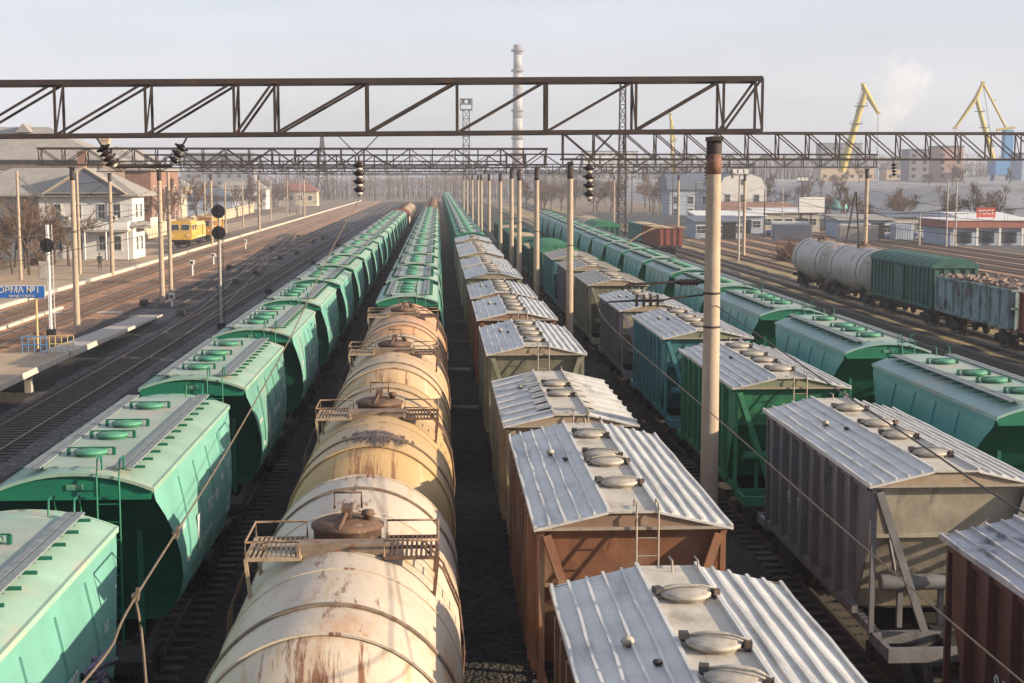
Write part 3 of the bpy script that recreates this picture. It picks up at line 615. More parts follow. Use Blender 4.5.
    def under_fn(mb):
        mb.box(0, 0, 1.0, .6, 2 * L, .3)
        for e in (-1, 1):
            mb.box(0, e * (L - .15), 1.06, 2.9, .14, .28); mb.box(0, e * 3.9, 1.0, 2.7, .5, .34)
            for s in (-1, 1): mb.add([(s * .7, e * 3.9 - .2, 1.1), (s * 1.35, e * 3.9 - .2, 1.1), (s * 1.35, e * 3.9 - .2, 1.75), (s * .7, e * 3.9 + .2, 1.1), (s * 1.35, e * 3.9 + .2, 1.1), (s * 1.35, e * 3.9 + .2, 1.75)], [(0, 1, 2), (3, 5, 4), (0, 3, 4, 1), (1, 4, 5, 2), (2, 5, 3, 0)])
    part('underframe', 'tunder', ['steel'], under_fn, root)
    gear(root, 5.95, 3.9, lod)
    return root

# ------------------------------------------------------------------ gondola and covered wagon
def gondola(loc, bm, load, label, group, lod=1, length=12.2, endm=None):
    root = empty('gondola_wagon', loc, 0, label, 'gondola wagon', group)
    h = length / 2
    def body_fn(mb):
        for s in (-1, 1):
            mb.box(s * 1.45, 0, 2.35, .05, 2 * h, 2.1)
            for i in range(9):
                y = -h + .1 + i * (2 * h - .2) / 8; mb.box(s * 1.53, y, 2.3, .12, .16, 2.2)
            mb.box(s * 1.52, 0, 3.42, .14, 2 * h, .12); mb.box(s * 1.52, 0, 1.28, .14, 2 * h, .14)
        for e in (-1, 1):
            mb.box(0, e * h, 2.35, 2.9, .05, 2.1)
            for x in (-1.2, -.45, .45, 1.2): mb.box(x, e * (h + .07), 2.3, .12, .1, 2.2)
            mb.box(0, e * (h + .05), 3.42, 3.0, .14, .12); mb.box(0, e * (h + .05), 2.4, 3.0, .14, .1)
        mb.box(0, 0, 1.3, 2.9, 2 * h, .06)
    part('body', ('gond', length), [bm], body_fn, root)
    def under_fn(mb):
        mb.box(0, 0, 1.05, .5, 2 * h + .6, .3); 
        for e in (-1, 1): mb.box(0, e * (h + .25), 1.08, 2.9, .14, .28)
    part('underframe', ('gonu', length), ['steel'], under_fn, root)
    gear(root, h + .75, h - 2.0, lod)
    if load:
        rng = random.Random(int(loc[1]))
        def load_fn(mb):
            nx, ny = 8, 36; g = {}
            for i in range(nx + 1):
                for j in range(ny + 1):
                    x = -1.40 + 2.8 * i / nx; y = -h + .1 + (2 * h - .2) * j / ny
                    if load == 'scrap': z = 3.22 + .25 * math.cos(x) + rng.uniform(-.16, .22)
                    else: z = 3.42 + .05 * math.cos(x * 2) + rng.uniform(-.02, .02)
                    g[i, j] = (x, y, z)
            idx = {}; vs = []
            for k, v in g.items(): idx[k] = len(vs); vs.append(v)
            mb.add(vs, [(idx[i, j], idx[i + 1, j], idx[i + 1, j + 1], idx[i, j + 1]) for i in range(nx) for j in range(ny)], 0)
            if load == 'scrap':
                for _ in range(220):
                    x, y = rng.uniform(-1.3, 1.3), rng.uniform(-h + .2, h - .2); mt = Matrix.Rotation(rng.uniform(0, 6), 3, 'Z') @ Matrix.Rotation(rng.uniform(-.6, .6), 3, 'X')
                    mb.box(x, y, 3.42 + rng.uniform(-.1, .18), rng.uniform(.1, .35), rng.uniform(.2, .8), rng.uniform(.06, .2), 0, mt)
        o = struct('scrap_heap' if load == 'scrap' else 'sand_load', ['scrap' if load == 'scrap' else 'timber'], load_fn, 'stuff'); o.location = loc
        o['label'] = 'heap of broken scrap filling the pale blue open wagon' if load == 'scrap' else 'tan load levelled in the %s open wagon' % ('red brown' if loc[1] < 195 else 'dull teal') if load == 'sand' else 'brown load in the %s dark green open wagon' % ('nearest' if loc[1] < 140 else 'middle' if loc[1] < 170 else 'farthest loaded')
        o['category'] = 'load'
    return root
def boxcar(loc, bm, roofm, label, group, lod=1, length=13.2):
    root = empty('covered_wagon', loc, 0, label, 'covered wagon', group)
    h = length / 2
    def body_fn(mb):
        mb.box(0, 0, 2.55, 2.86, 2 * h, 2.7)
        for s in (-1, 1):
            for i in range(17): mb.box(s * 1.47, -h + .08 + i * (2 * h - .16) / 16, 2.55, .1, .12, 2.66)
            mb.box(s * 1.48, 0, 1.28, .12, 2 * h, .16); mb.box(s * 1.48, 0, 3.84, .12, 2 * h, .12)
        for e in (-1, 1):
            for x in (-1.35, -.7, 0, .7, 1.35): mb.box(x, e * (h + .04), 2.55, .1, .1, 2.66)
            for z in (1.9, 2.7, 3.4): mb.box(0, e * (h + .03), z, 2.8, .07, .08)
    part('body', ('box', length), [bm], body_fn, root)
    def roof_fn(mb):
        n = 14
        for (k0, k1, sh) in ((0, n, 0),):
            pts = [(1.62 * math.cos(math.pi * k / n), 3.88 + .62 * math.sin(math.pi * k / n)) for k in range(n + 1)]
            vs = [(x, y, z) for x, z in pts for y in (-h - .12, h + .12)]
            mb.add(vs, [(2 * i, 2 * i + 1, 2 * i + 3, 2 * i + 2) for i in range(n)], 0, True)
            mb.add([(x, -h - .12, z) for x, z in pts], [tuple(range(n + 1))]); mb.add([(x, h + .12, z) for x, z in pts], [tuple(range(n + 1))])
            mb.add([(1.62, -h - .12, 3.9), (-1.62, -h - .12, 3.9), (-1.62, h + .12, 3.9), (1.62, h + .12, 3.9)], [(0, 1, 2, 3)])
        for j in range(9):
            y = -h + .3 + j * (2 * h - .6) / 8
            for i in range(n): mb.beam((pts[i][0] * 1.005, y, pts[i][1] + .01), (pts[i + 1][0] * 1.005, y, pts[i + 1][1] + .01), .06, .03, 0)
    part('roof', ('boxr', length), [roofm], roof_fn, root)
    def door_fn(mb):
        mb.box(0, 0, 2.5, .06, 2.0, 2.4); 
        for z in (1.7, 2.5, 3.3): mb.box(.04, 0, z, .05, 1.9, .08)
    for s in (-1, 1): part('door', 'boxd', [bm], door_fn, root, (s * 1.56, 0, 0), 0 if s > 0 else math.pi)
    part('underframe', ('boxu', length), ['steel'], lambda mb: (mb.box(0, 0, 1.02, 2.5, 2 * h - .3, .22), mb.box(0, 0, .8, .8, 3, .3)), root)
    gear(root, h + .6, h - 2.2, lod)
    return root

# ------------------------------------------------------------------ setting: ground, tracks, platforms
G = -0.18
def sheet(name, m, x0, x1, y0, y1, z, jag=0, n=1):
    def fn(mb):
        rng = random.Random(name + str(x0)); vs = []
        k = max(1, n)
        for i in range(k + 1):
            y = y0 + (y1 - y0) * i / k; vs += [(x0 + rng.uniform(-jag, jag), y, z), (x1 + rng.uniform(-jag, jag), y, z)]
        mb.add(vs, [(2 * i, 2 * i + 1, 2 * i + 3, 2 * i + 2) for i in range(k)], 0)
    return struct(name, [m], fn)
sheet('ground', 'ground', -780, 980, -50, 1390, G)
sheet('ballast_bed', 'ballast', -23.2, 19.2, -20, 620, G + .004, .35, 200)
sheet('ballast_bed', 'ballast_rust', -33.2, -23.4, 20, 620, G + .008, .2, 200)
sheet('ballast_bed', 'ballast_grey', -18.6, -14.4, 20, 420, G + .012, .25, 200)
sheet('ballast_bed', 'ballast_grey', -22.4, -18.8, 100, 420, G + .016, .4, 120)
sheet('dry_grass', 'grass', 19.4, 27.6, 20, 520, G + .004, .5, 160)
sheet('ballast_bed', 'ballast', 27.8, 31.4, 20, 620, G + .012, .3, 160)
sheet('dry_grass', 'grass', 31.0, 32.2, 20, 520, G + .008, .3, 160)
sheet('ballast_bed', 'ballast', 31.8, 35.4, 20, 620, G + .016, .3, 160)
sheet('dry_grass', 'grass', 35.2, 40.0, 20, 520, G + .02, .5, 160)
sheet('ballast_bed', 'ballast_rust', 40.4, 66, 40, 360, G + .004, .6, 100)
sheet('ballast_bed', 'ballast_rust', 66.4, 76, 40, 300, G + .004, .9, 60)
sheet('road', 'ballast_grey', 77, 90, 40, 320, G + .006, .1, 10)
def track(x, y0, y1, ysl=260, bend=None, sleeperm='sleeper'):
    def fx(y): return x + (bend(y) if bend else 0)
    def fn(mb):
        n = max(1, int((y1 - y0) / 20))
        ys = [y0 + (y1 - y0) * i / n for i in range(n + 1)] if bend else [y0, y1]
        for s in (-.78, .78):
            for a, b in zip(ys, ys[1:]):
                xa, xb = fx(a) + s, fx(b) + s
                mb.add([(xa - .036, a, 0), (xa + .036, a, 0), (xb + .036, b, 0), (xb - .036, b, 0), (xa - .06, a, G + .03), (xa + .06, a, G + .03), (xb + .06, b, G + .03), (xb - .06, b, G + .03)],
                       [(0, 1, 2, 3), (0, 3, 7, 4), (1, 5, 6, 2), (0, 4, 5, 1)], 0)
        y = y0
        while y < min(y1, ysl):
            mb.box(fx(y) + random.uniform(-.03, .03), y, G + .035, 2.7, .25, .06, 1); y += .6
    return struct('railway_track', ['railtop', sleeperm], fn)
XA, XB, XC, XD, XE0 = -6.58, -1.42, 3.17, 9.62, 14.45
def XE(y): return XE0 + max(0, y - 60) * .0145
for x in (XA, XB, XC, XD): track(x, 0, 600, 200)
track(XE0, 0, 600, 200, lambda y: max(0, y - 60) * .0145)
track(20.4, 150, 420, 230)
track(-16.65, 20, 600, 240)
track(-21.0, 112, 600, 260)
track(-16.65, 90, 175, 170, lambda y: -4.4 * min(1, max(0, (y - 95) / 75)) ** 1.3)
track(-26.6, 20, 600, 240, None, 'sleeper_r'); track(-31.0, 20, 600, 240, None, 'sleeper_r'); track(-21.0, 150, 260, 260, lambda y: -5.6 * min(1, max(0, (y - 150) / 110)) ** 1.3)
track(-36.2, 188, 520, 260)
track(29.5, 20, 560, 240); track(33.4, 20, 560, 240)
for i, x in enumerate((38.0, 42.5, 47.2, 52.0, 56.6, 61.0, 65.0, 69.2, 73.4)): track(x, 50, 420, 220, None, 'sleeper_r')
def kerb_fn(mb):
    mb.b2(-33.75, -33.35, 30, 640, G, .12)
struct('platform_kerb', ['kerb'], kerb_fn)
def plat_fn(mb): mb.b2(-46, -33.76, 30, 186, G, .10)
struct('station_platform', ['platform'], plat_fn)
sheet('station_ground', 'platform', -46, -38.4, 186.2, 420, G + .01)
sheet('path', 'kerb', -33.2, -23.6, 108.2, 109.6, G + .014)
sheet('path', 'kerb', -33.2, -26.0, 186, 187.5, G + .02)
sheet('verge', 'grass', -60, -46.2, 30, 230, G + .006, .6, 40)
struct('track_kerb', ['kerb'], lambda mb: mb.b2(-28.95, -28.65, 40, 112, G, .02))
# raised concrete platform with ramp, left
pt = empty('island_platform', (-21, 70, G), 0, 'raised concrete platform edge with sloping ramp at the left', 'platform')
def ip_fn(mb):
    mb.b2(-2.4, 2.5, -45, 3, 1.08, 1.28); mb.b2(2.5, 2.56, -45, 3, 1.02, 1.30, 1)
part('platform_deck', None, ['platform', 'kerb'], ip_fn, pt)
part('ramp', None, ['conc', 'kerb'], lambda mb: (mb.add([(1.0, 3.01, 1.28), (2.5, 3.01, 1.28), (.9, 36, .06), (-.7, 36, .06), (1.0, 3.01, 1.08), (2.5, 3.01, 1.08), (.9, 36, 0), (-.7, 36, 0)], [(0, 1, 2, 3), (4, 7, 6, 5), (1, 5, 6, 2), (0, 3, 7, 4), (2, 6, 7, 3)], 0),
    mb.add([(2.51, 3.01, 1.32), (2.6, 3.01, 1.32), (1.0, 36, .1), (.91, 36, .1), (2.51, 3.01, 1.0), (2.6, 3.01, 1.0), (1.0, 36, 0), (.91, 36, 0)], [(0, 1, 2, 3), (4, 7, 6, 5), (1, 5, 6, 2), (0, 3, 7, 4)], 1)), pt)
for y in range(-44, 4, 6): part('pier', 'pier', ['conc'], lambda mb: (mb.box(0, 0, .5, .3, .4, 1.1)), pt, (1.9, y, 0))
for y in range(-44, 4, 6): part('pier', 'pier', ['conc'], lambda mb: (mb.box(0, 0, .5, .3, .4, 1.1)), pt, (-1.9, y, 0))

# hill on the right with level ground above it, buildings beyond
def hill_fn(mb):
    nx, ny = 60, 26; vs = []
    for i in range(nx + 1):
        for j in range(ny + 1):
            x = 78 + (900 - 78) * (i / nx) ** 1.25; y = 288 + 480 * (j / ny) ** 1.6
            t = min(1, max(0, (y - 298 - 8 * math.sin(x * .03)) / 80)); t = t * t * (3 - 2 * t)
            tx = min(1, max(0, (x - 84) / 60)); tx = tx * tx * (3 - 2 * tx)
            z = G - .05 + (9.6 + 2.0 * math.sin(x * .021 + 1) + .9 * math.sin(y * .04)) * t * tx + .7 * mnoise.noise(Vector((x * .05, y * .05, 0))) * t * tx
            if i in (0, nx) or j in (0,): z = G - .3
            vs.append((x, y, z))
    w = ny + 1
    mb.add(vs, [(i * w + j, (i + 1) * w + j, (i + 1) * w + j + 1, i * w + j + 1) for i in range(nx) for j in range(ny)], 0, True)
struct('hill', ['hillside'], hill_fn)

# ------------------------------------------------------------------ the trains
GA, GB, GC, GD, GE, GF = ('hopper wagons of the leftmost train', 'wagons of the tank wagon train', 'wagons of the train right of the tank wagons', 'wagons of the train behind the concrete masts', 'teal hopper wagons of the far right hopper train', 'wagons standing beyond the teal hoppers')
def lod(y): return 0 if y < 75 else (1 if y < 150 else 2)
for i in range(18):
    y = 13.53 + 12.6 * i + HL / 2
    lab = {0: 'pale green hopper wagon with violet graffiti, cut by the lower left corner', 1: 'pale green hopper wagon with white logo on its side, at the left edge', 2: 'pale green hopper wagon, third from the camera in the leftmost train'}.get(i, 'pale green hopper wagon, %s from the camera in the leftmost train' % ordn(i))
    y += random.uniform(-.12, .12)
    w = hopper((XA, y, 0), 'mint', lab, GA, lod(y))
    if i == 0:
        text_mesh('wagon_number', '59321847', .42, 'paint_w', w, side_mtx(1.645, -1.8, 2.62)); text_mesh('wagon_number', '4007', .30, 'paint_w', w, side_mtx(1.62, .9, 2.95))
        def gr(mb):
            rng = random.Random(3)
            for k in range(26):
                y0 = rng.uniform(-1.2, 2.6); z0 = rng.uniform(1.9, 2.75)
                mb.tube([(1.63 + .0006 * k, y0 + rng.uniform(-.4, .4) * j, z0 + .22 * math.sin(j * 1.9 + k)) for j in range(5)], .045, 4)
        g = part('graffiti', None, ['paint_v'], gr, w)
        def gb(mb):
            for (a, b) in (((-1.5, 2.95), (-1.25, 2.2)), ((-1.25, 2.2), (-1.9, 2.75)), ((-1.9, 2.75), (-1.7, 2.0))): mb.beam((1.64, a[0], a[1]), (1.64, b[0], b[1]), .03, .2, 0, up=(0, 0, 1))
        part('graffiti', None, ['paint_b'], gb, w)
    if i < 9:
        for (yy, zz, tx, sz) in ((-3.1, 3.0, '59 3184', .2), (2.6, 2.35, 'Т 22,4 т', .16), (2.6, 2.1, 'ГП 70,0', .16), (-2.7, 2.3, '1000', .18), (3.0, 3.1, '2Д', .22)):
            text_mesh('stencil', tx, sz, 'paint_w', w, side_mtx(1.645 if zz < 2.8 else 1.605, yy, zz))
    if i in (1, 2, 3, 4, 5, 6):
        text_mesh('wagon_number', '5972 4186', .34, 'paint_w', w, side_mtx(1.63, .6, 2.75))
        def logo(mb):
            mb.add([(0, -.25, .35), (0, 0, .35), (0, .05, -.4), (0, -.12, -.4)], [(0, 1, 2, 3)]); mb.add([(0.001, .02, .35), (0.001, .2, .35), (0.001, .0, 0)], [(0, 1, 2)]); mb.b2(-.001, .001, .2, 1.6, -.28, -.24)
        part('logo', 'logo', ['paint_w'], logo, w, (1.64, -1.3, 2.55))
        text_mesh('wagon_number', '20 24', .2, 'paint_w', w, side_mtx(1.60, 2.2, 2.95))
y = 13.53 + 12.6 * 18
boxcar((XA, y + 7, 0), 'b_redbrown', 'b_redbrown', 'red brown covered wagon behind the last pale green hopper of the leftmost train', GA, 2)
for k in range(6): tank_wagon((XA, y + 20 + k * 12.1, 0), 't_cream' if k % 2 else 't_grey', 'far %s wagon of the leftmost train, %s behind the red brown wagon' % ('cream tank' if k % 2 else 'pale tank', ['first', 'second', 'third', 'fourth', 'fifth', 'sixth'][k]), GA, 2, platforms=False)

TB = [('t_white', 'rust streaked white tank wagon nearest the camera, with two grating platforms'), ('t_yellow', 'ochre tank wagon with dark oil spill on top, behind the white tank wagon'),
      ('t_cream', 'cream tank wagon, third from the camera, between ochre and peach tank wagons'), ('t_peach', 'peach coloured tank wagon just in front of the green hoppers')]
for i, (m, lab) in enumerate(TB): tank_wagon((XB, 21.6 + 12.25 * i, 0), m, lab, GB, 0, oil=(i == 1))
for i in range(16):
    y = 65.6 + 12.6 * i + HL / 2
    hopper((XB, y, 0), 'mint', 'pale green hopper wagon, %s hopper behind the tank wagons' % ('first' if i == 0 else ordn(i)), GB, lod(y))
for i in range(11): tank_wagon((XB, 65.6 + 12.6 * 16 + 6 + 12.1 * i, 0), 't_amber', 'distant amber tank wagon, %s behind the pale green hoppers of the middle train' % (ordn(i) if i else 'first'), GB, 2, platforms=(i < 3))

CC = [('b_brown', 'galv', 0, 0, 'hopper wagon with ribbed silver roof and round hatches, cut by the bottom edge', (-2.9, -.45, .75, 2.75)),
      ('b_orange', 'galv', 0, 0, 'hopper wagon with orange brown end wall and four roof hatches', (-2.3, -.4, .35, 2.6)),
      ('b_beige', 'galv', 1, -.22, 'lower beige hopper wagon with plain roof, two hatches and stepped strips', (-.9, .9)),
      ('b_olive', 'galv', 0, 0, 'hopper wagon with pale grey green end wall, just behind the low beige one', (-3.0, -1.0, .45, 2.6)),
      ('b_brown', 'galv', 0, 0, 'brown ended hopper wagon, fifth in the train right of the tank wagons', (-3.0, -1.0, .45, 2.6))]
CY = [19.72 - CL / 2, 23.16 + CL / 2, 34.3 + 3.9, 46.7 + CL / 2, 58.3 + CL / 2, 70.1 + CL / 2, 82.8 + CL / 2, 94.6 + CL / 2, 106.4 + CL / 2, 118.2 + CL / 2, 130 + CL / 2]
cm = ['b_brown', 'b_olive', 'b_cream', 'b_cream', 'b_beige', 'b_cream']
for i, y in enumerate(CY):
    if i < 5: bm, rm, kd, zo, lab, hs = CC[i]
    else: bm, rm, kd, zo, hs = cm[i - 5], 'galv', 0, (-.1 if i % 2 else 0), (-3.0, -1.0, .45, 2.6); lab = 'silver roofed hopper wagon, %s from the camera in the train right of the tank wagons' % ordn(i)
    w = gable_wagon((XC, y, 0), bm, lab, GC, lod(y), rm, kind=kd, zoff=zo, hatches=hs, length=7.8 if i == 2 else CL)
for i in range(33):
    y = 142.5 + 12.6 * i + HL / 2
    hopper((XC, y, 0), 'fresh', 'bright green hopper wagon, %s green one behind the silver roofed wagons' % (ordn(i) if i else 'first'), GC, 2)

DD = [('b_rustred', 'galv_old', 'rust red hopper wagon with patchy roof cut by the lower right corner', 0, 7), ('b_violet', 'galv', 'grey violet ribbed hopper wagon beside the rust red one', 0, 7),
      ('b_green', 'galv', 'green ribbed hopper wagon just behind the big concrete mast', 0, 7), ('b_teal', 'galv', 'dark teal ribbed hopper wagon behind the green one, left of the big mast', 0, 7),
      ('b_violet', 'galv', 'grey hopper wagon with sand coloured end, fifth in the train beside the masts', -.15, 6), ('b_olive', 'roof_centre', 'dusty pale roofed hopper wagon with green end wall, sixth in the train beside the masts', 0, 7),
      ('b_violet', 'roof_centre', 'blue grey hopper wagon with pale roof, seventh in the train beside the masts', 0, 7), ('b_teal', 'roof_centre', 'eighth hopper wagon in the train beside the masts, before the green roofed covered wagon', 0, 7)]
DY = [22.3 - CL / 2, 26.2 + 4.4, 38.75 + 4.5, 51.14 + 4.3, 63.6 + 4.3, 77.0 + 4.3, 89.5 + 4.3, 102 + 4.3]
for i, (bm, rm, lab, zo, rb) in enumerate(DD):
    w = gable_wagon((XD, DY[i], 0), bm, lab, GD, lod(DY[i]), rm, zoff=zo, ribs=rb, length=8.9 if i in (1, 2) else CL)
    if i < 2:
        text_mesh('wagon_number', '94', .42, 'paint_w', w, side_mtx(-1.545, 1.9, 2.4, False)); text_mesh('wagon_number', '717', .42, 'paint_w', w, side_mtx(-1.545, .95, 2.4, False))
boxcar((XD, 121.5, 0), 'b_dkgreen', 'b_green', 'green round roofed covered wagon between the concrete masts', GD, 1)
for k in range(6): gondola((XD, 136 + 13.6 * k, 0), 'b_dkgreen', None if k % 2 else 'scrap2', 'dark green open wagon, %s beyond the green roofed covered wagon' % (['first', 'second', 'third', 'fourth', 'fifth', 'sixth'][k]), GD, 1 if k < 2 else 2)
for i in range(16):
    y = 33.0 + 12.72 * i + 4.85
    lab = {0: 'teal hopper wagon with white lettered side at the right edge', 1: 'teal hopper wagon with ladder on its green end, second from the right edge'}.get(i, 'teal hopper wagon, %s from the camera in the far right hopper train' % ordn(i))
    w = hopper((XE(y), y, 0), 'teal', lab, GE, lod(y), length=9.7)
    if i < 6:
        for (yy, zz, tx, sz) in ((3.2, 2.5, 'Т 22,6 т', .16), (3.2, 2.25, 'ГП 70,0', .16), (-3.0, 2.4, '1000', .18)): text_mesh('stencil', tx, sz, 'paint_w', w, side_mtx(-1.645, yy, zz, False))
        text_mesh('wagon_number', '5291 0736', .46, 'paint_w', w, side_mtx(-1.64, .2, 2.75, False)); text_mesh('wagon_number', '1830', .2, 'paint_w', w, side_mtx(-1.64, -1.9, 2.7, False)); text_mesh('wagon_number', 'М', .4, 'paint_w', w, side_mtx(-1.64, 2.6, 2.9, False))
XF = 33.75
gondola((XF, 86.2, 0), 'b_blue', 'scrap', 'worn pale blue open wagon heaped with scrap, by the right edge', GF, 0, 12.2)
boxcar((XF, 99.9, 0), 'b_dkgreen', 'b_dkgreen', 'dark green covered wagon with round roof, behind the pale blue open wagon', GF, 0, 13.4)
tank_wagon((XF, 113.4, 0), 't_grey', 'rust stained grey white tank wagon directly behind the dark green covered wagon', GF, 1, platforms=False)
tank_wagon((XF, 125.4, 0), 't_grey', 'rust stained grey white tank wagon at the far end of its short row', GF, 1, platforms=False)
gondola((XF, 72.6, 0), 'b_redbrown', None, 'dark red brown open wagon just cut by the right edge', GF, 1, 12.2)
gondola((29.2, 189, 0), 'b_redbrown', 'sand', 'red brown open wagon with tan load standing left of the big mast', GF, 1, 13.6)
gondola((29.2, 204, 0), 'b_teal', 'sand', 'dull teal open wagon with tan load coupled behind the red brown one', GF, 1, 13.4)
boxcar((20.4, 181, 0), 'b_dkgreen', 'b_green', 'green round roofed covered wagon behind the teal hoppers, left of the red brown one', GF, 2)
boxcar((20.4, 196, 0), 'b_cream', 'b_cream', 'grey covered wagon behind the green one beyond the teal hoppers', GF, 2)

# ------------------------------------------------------------------ gantries
def chord_fn(x0, x1, h, w, nodes, sz, mode, tilt=0):
    def fn(mb):
        def z(x): return tilt * (x - x1)
        for y in (-w / 2, w / 2):
            mb.beam((x0, y, z(x0)), (x1, y, 0), sz * 1.25, sz * 1.25); mb.beam((x0, y, z(x0) + h), (x1, y, h), sz * 1.5, sz * 1.6)
            for i, x in enumerate(nodes):
                mb.beam((x, y, z(x)), (x, y, z(x) + h), sz * .8, sz * .5)
                if i + 1 < len(nodes):
                    b = nodes[i + 1]
                    if mode == 'up': mb.beam((x + .05, y, z(x) + .04), (b - .05, y, z(b) + h - .04), sz * .75, sz * .45, up=(0, 1, 0))
                    elif mode == 'down': mb.beam((x, y, z(x) + h), (b, y, z(b)), sz * .7, sz * .45, up=(0, 1, 0))
                    else:
                        if i % 2: mb.beam((x, y, z(x)), (b, y, z(b) + h), sz * .7, sz * .45, up=(0, 1, 0))
                        else: mb.beam((x, y, z(x) + h), (b, y, z(b)), sz * .7, sz * .45, up=(0, 1, 0))
        for i, x in enumerate(nodes):
            for zz in (0, h): mb.beam((x, -w / 2, z(x) + zz), (x, w / 2, z(x) + zz), sz * .6, sz * .6)
            if i + 1 < len(nodes):
                b = nodes[i + 1]
                for zz in (0, h): mb.beam((x, -w / 2, z(x) + zz), (b, w / 2, z(b) + zz), sz * .4, sz * .4)
            mb.beam((x, -w / 2, z(x)), (x, w / 2, z(x) + h), sz * .45, sz * .45)
    return fn
def gantry(Y, x0, x1, zb, h, w, nodes, masts, label, sz=.085, mode='up', tilt=0, m='gantry', mast_r=(.15, .205), group='steel lattice gantries over the tracks'):
    root = empty('catenary_gantry', (0, Y, G), 0, label, 'gantry', group)
    part('truss_beam', None, [m], chord_fn(x0, x1, h, w, nodes, sz, mode, tilt), root, (0, 0, zb - G))
    for mx in masts:
        mo = part('mast', ('mast', round(zb, 1), mast_r), ['mast'], lambda mb: mb.tube([(0, 0, 0), (0, 0, zb - G - .28)], [mast_r[1], mast_r[0]], 20), root, (mx, 0, 0))
        part('mast_cap', ('mcap', mast_r), ['mast_top' if Y < 60 else 'gantry', 'gantry'], lambda mb: (mb.lathe([(mast_r[0] + .01, -.72), (mast_r[0] + .008, -.22)], n=20), mb.box(0, 0, .10, .26, w + .1, .10, 1), mb.tube([(0, 0, -.25), (0, 0, .05)], mast_r[0] + .015, 12, 1),
             mb.box(0, 0, -.32, mast_r[0] * 2.3, .1, .07, 1)), mo, (0, 0, zb - G - .28))
        part('mast_collar', ('mcol', mast_r), ['gantry'], lambda mb: (mb.lathe([(mast_r[1] * .90, 0), (mast_r[1] * .90, .045)], n=20)), mo, (0, 0, 6.4))
        if Y < 60: part('mast_collar', ('mcol', mast_r), ['gantry'], lambda mb: (mb.lathe([(mast_r[1] * .90, 0), (mast_r[1] * .90, .045)], n=20)), mo, (0, 0, 7.2))
    return root
def at_px(p, Y): return Y * math.tan(YAW + math.atan((p - 512) / 1458))      # metres east of the camera axis
def nodes_px(pxs, Y): return [at_px(p, Y) for p in pxs]
n1 = [-15.4, -13.2] + nodes_px([-27, 62, 151, 238, 278, 368, 457.4, 545.4, 633, 719, 757], 34)
gantry(34, -18, 7.50, 10.84, 1.19, .78, n1, [6.47], 'nearest rust brown lattice gantry spanning the top of the view on a thick concrete mast', .075, 'up', .0085, mast_r=(.168, .235))
def even(a, b, n): return [a + (b - a) * i / n for i in range(n + 1)]
gantry(76, 6.4, 34, 10.72, 1.36, .8, even(6.5, 33.9, 17), [6.9, 32.5], 'gantry from the second mast across to the right edge, behind the nearest gantry', .085, 'down')
gantry(96, -25.8, 7.2, 10.6, 1.05, .8, even(-25.7, 7.1, 22), [-23.7, 6.5], 'gantry spanning the left tracks, ending over a thin mast left of the station house', .08, 'zig')
gantry(127, 5.8, 38.6, 10.7, 1.1, .8, even(6, 38.5, 20), [6.4, 37.8], 'low looking gantry over the right hand yard ending at a mast beside the tank wagons', .08, 'zig', m='gantry_far', mast_r=(.16, .22))
gantry(116, -23, 7.0, 10.55, 1.0, .8, even(-22.9, 6.9, 20), [-21.9, 6.45], 'gantry over the left tracks carried by the paired masts', .075, 'zig', m='gantry_far', mast_r=(.17, .22))
for i, Y in enumerate((150, 183, 216, 234, 273, 320, 365)):
    L = i % 2 == 0
    x0, x1 = (-34.5, 7.1) if L else (5.8, 40)
    gantry(Y, x0, x1, 10.4, 1.05, .8, even(x0 + .1, x1 - .1, 20), [x0 + 1.2, 6.4] if L else [6.4, x1 - 1.2], 'distant gantry, %s of the receding row beyond the near ones' % ['first', 'second', 'third', 'fourth', 'fifth', 'sixth', 'seventh'][i], .08, 'zig', m='gantry_far', mast_r=(.17, .22))
# single masts on the left
def mast(loc, h, label, r=(.12, .18), m='mast', name='catenary_mast', arm=True, group='single masts beside the tracks'):
    root = empty(name, loc, 0, label, 'mast', group)
    part('pole', None, [m], lambda mb: mb.tube([(0, 0, 0), (0, 0, h)], [r[1], r[0]], 12), root)
    if arm: part('cantilever', None, ['gantry'], lambda mb: (mb.tube([(0, 0, h - 1.2), (2.6, 0, h - .9)], .035, 5), mb.tube([(0, 0, h - 3.0), (2.5, 0, h - 1.3)], .03, 5), mb.tube([(1.2, 0, h - 2.3), (3.0, 0, h - 2.6)], .025, 5)), root)
    return root
mast((-36.2, 148.5, G), 10.5, 'slim concrete mast beside the left corner of the white station house', m='mast')
mast((-39.7, 140, G), 10.6, 'slim weathered pole with slanting stay at the far left edge', arm=False)
mast((-21.9, 119.8, G), 10.4, 'second of the paired masts by the ramp end', arm=False)
for i, (x, y, h) in enumerate([(-38.2, 219, 9.5), (-37.4, 236, 9.5), (-38.8, 268, 9.5), (-39.2, 295, 9.5), (-38, 310, 9.5), (-39, 342, 9.5), (-39, 380, 9.5), (-39.5, 420, 9.5)]):
    mast((x, y, G), h, 'slim mast along the left platform, %s beyond the yellow rail vehicle' % ['just', 'second', 'third', 'fourth', 'fifth', 'sixth', 'seventh', 'eighth'][i], arm=True)
# stay of the left pole
sw = part('guy_wire', None, ['cable'], lambda mb: mb.tube([(-39.7, 140, 10.0), (-35.2, 141, 5.6)], .05, 5)); tag(sw, 'pale slanting stay bar from the far left pole', 'stay wire')

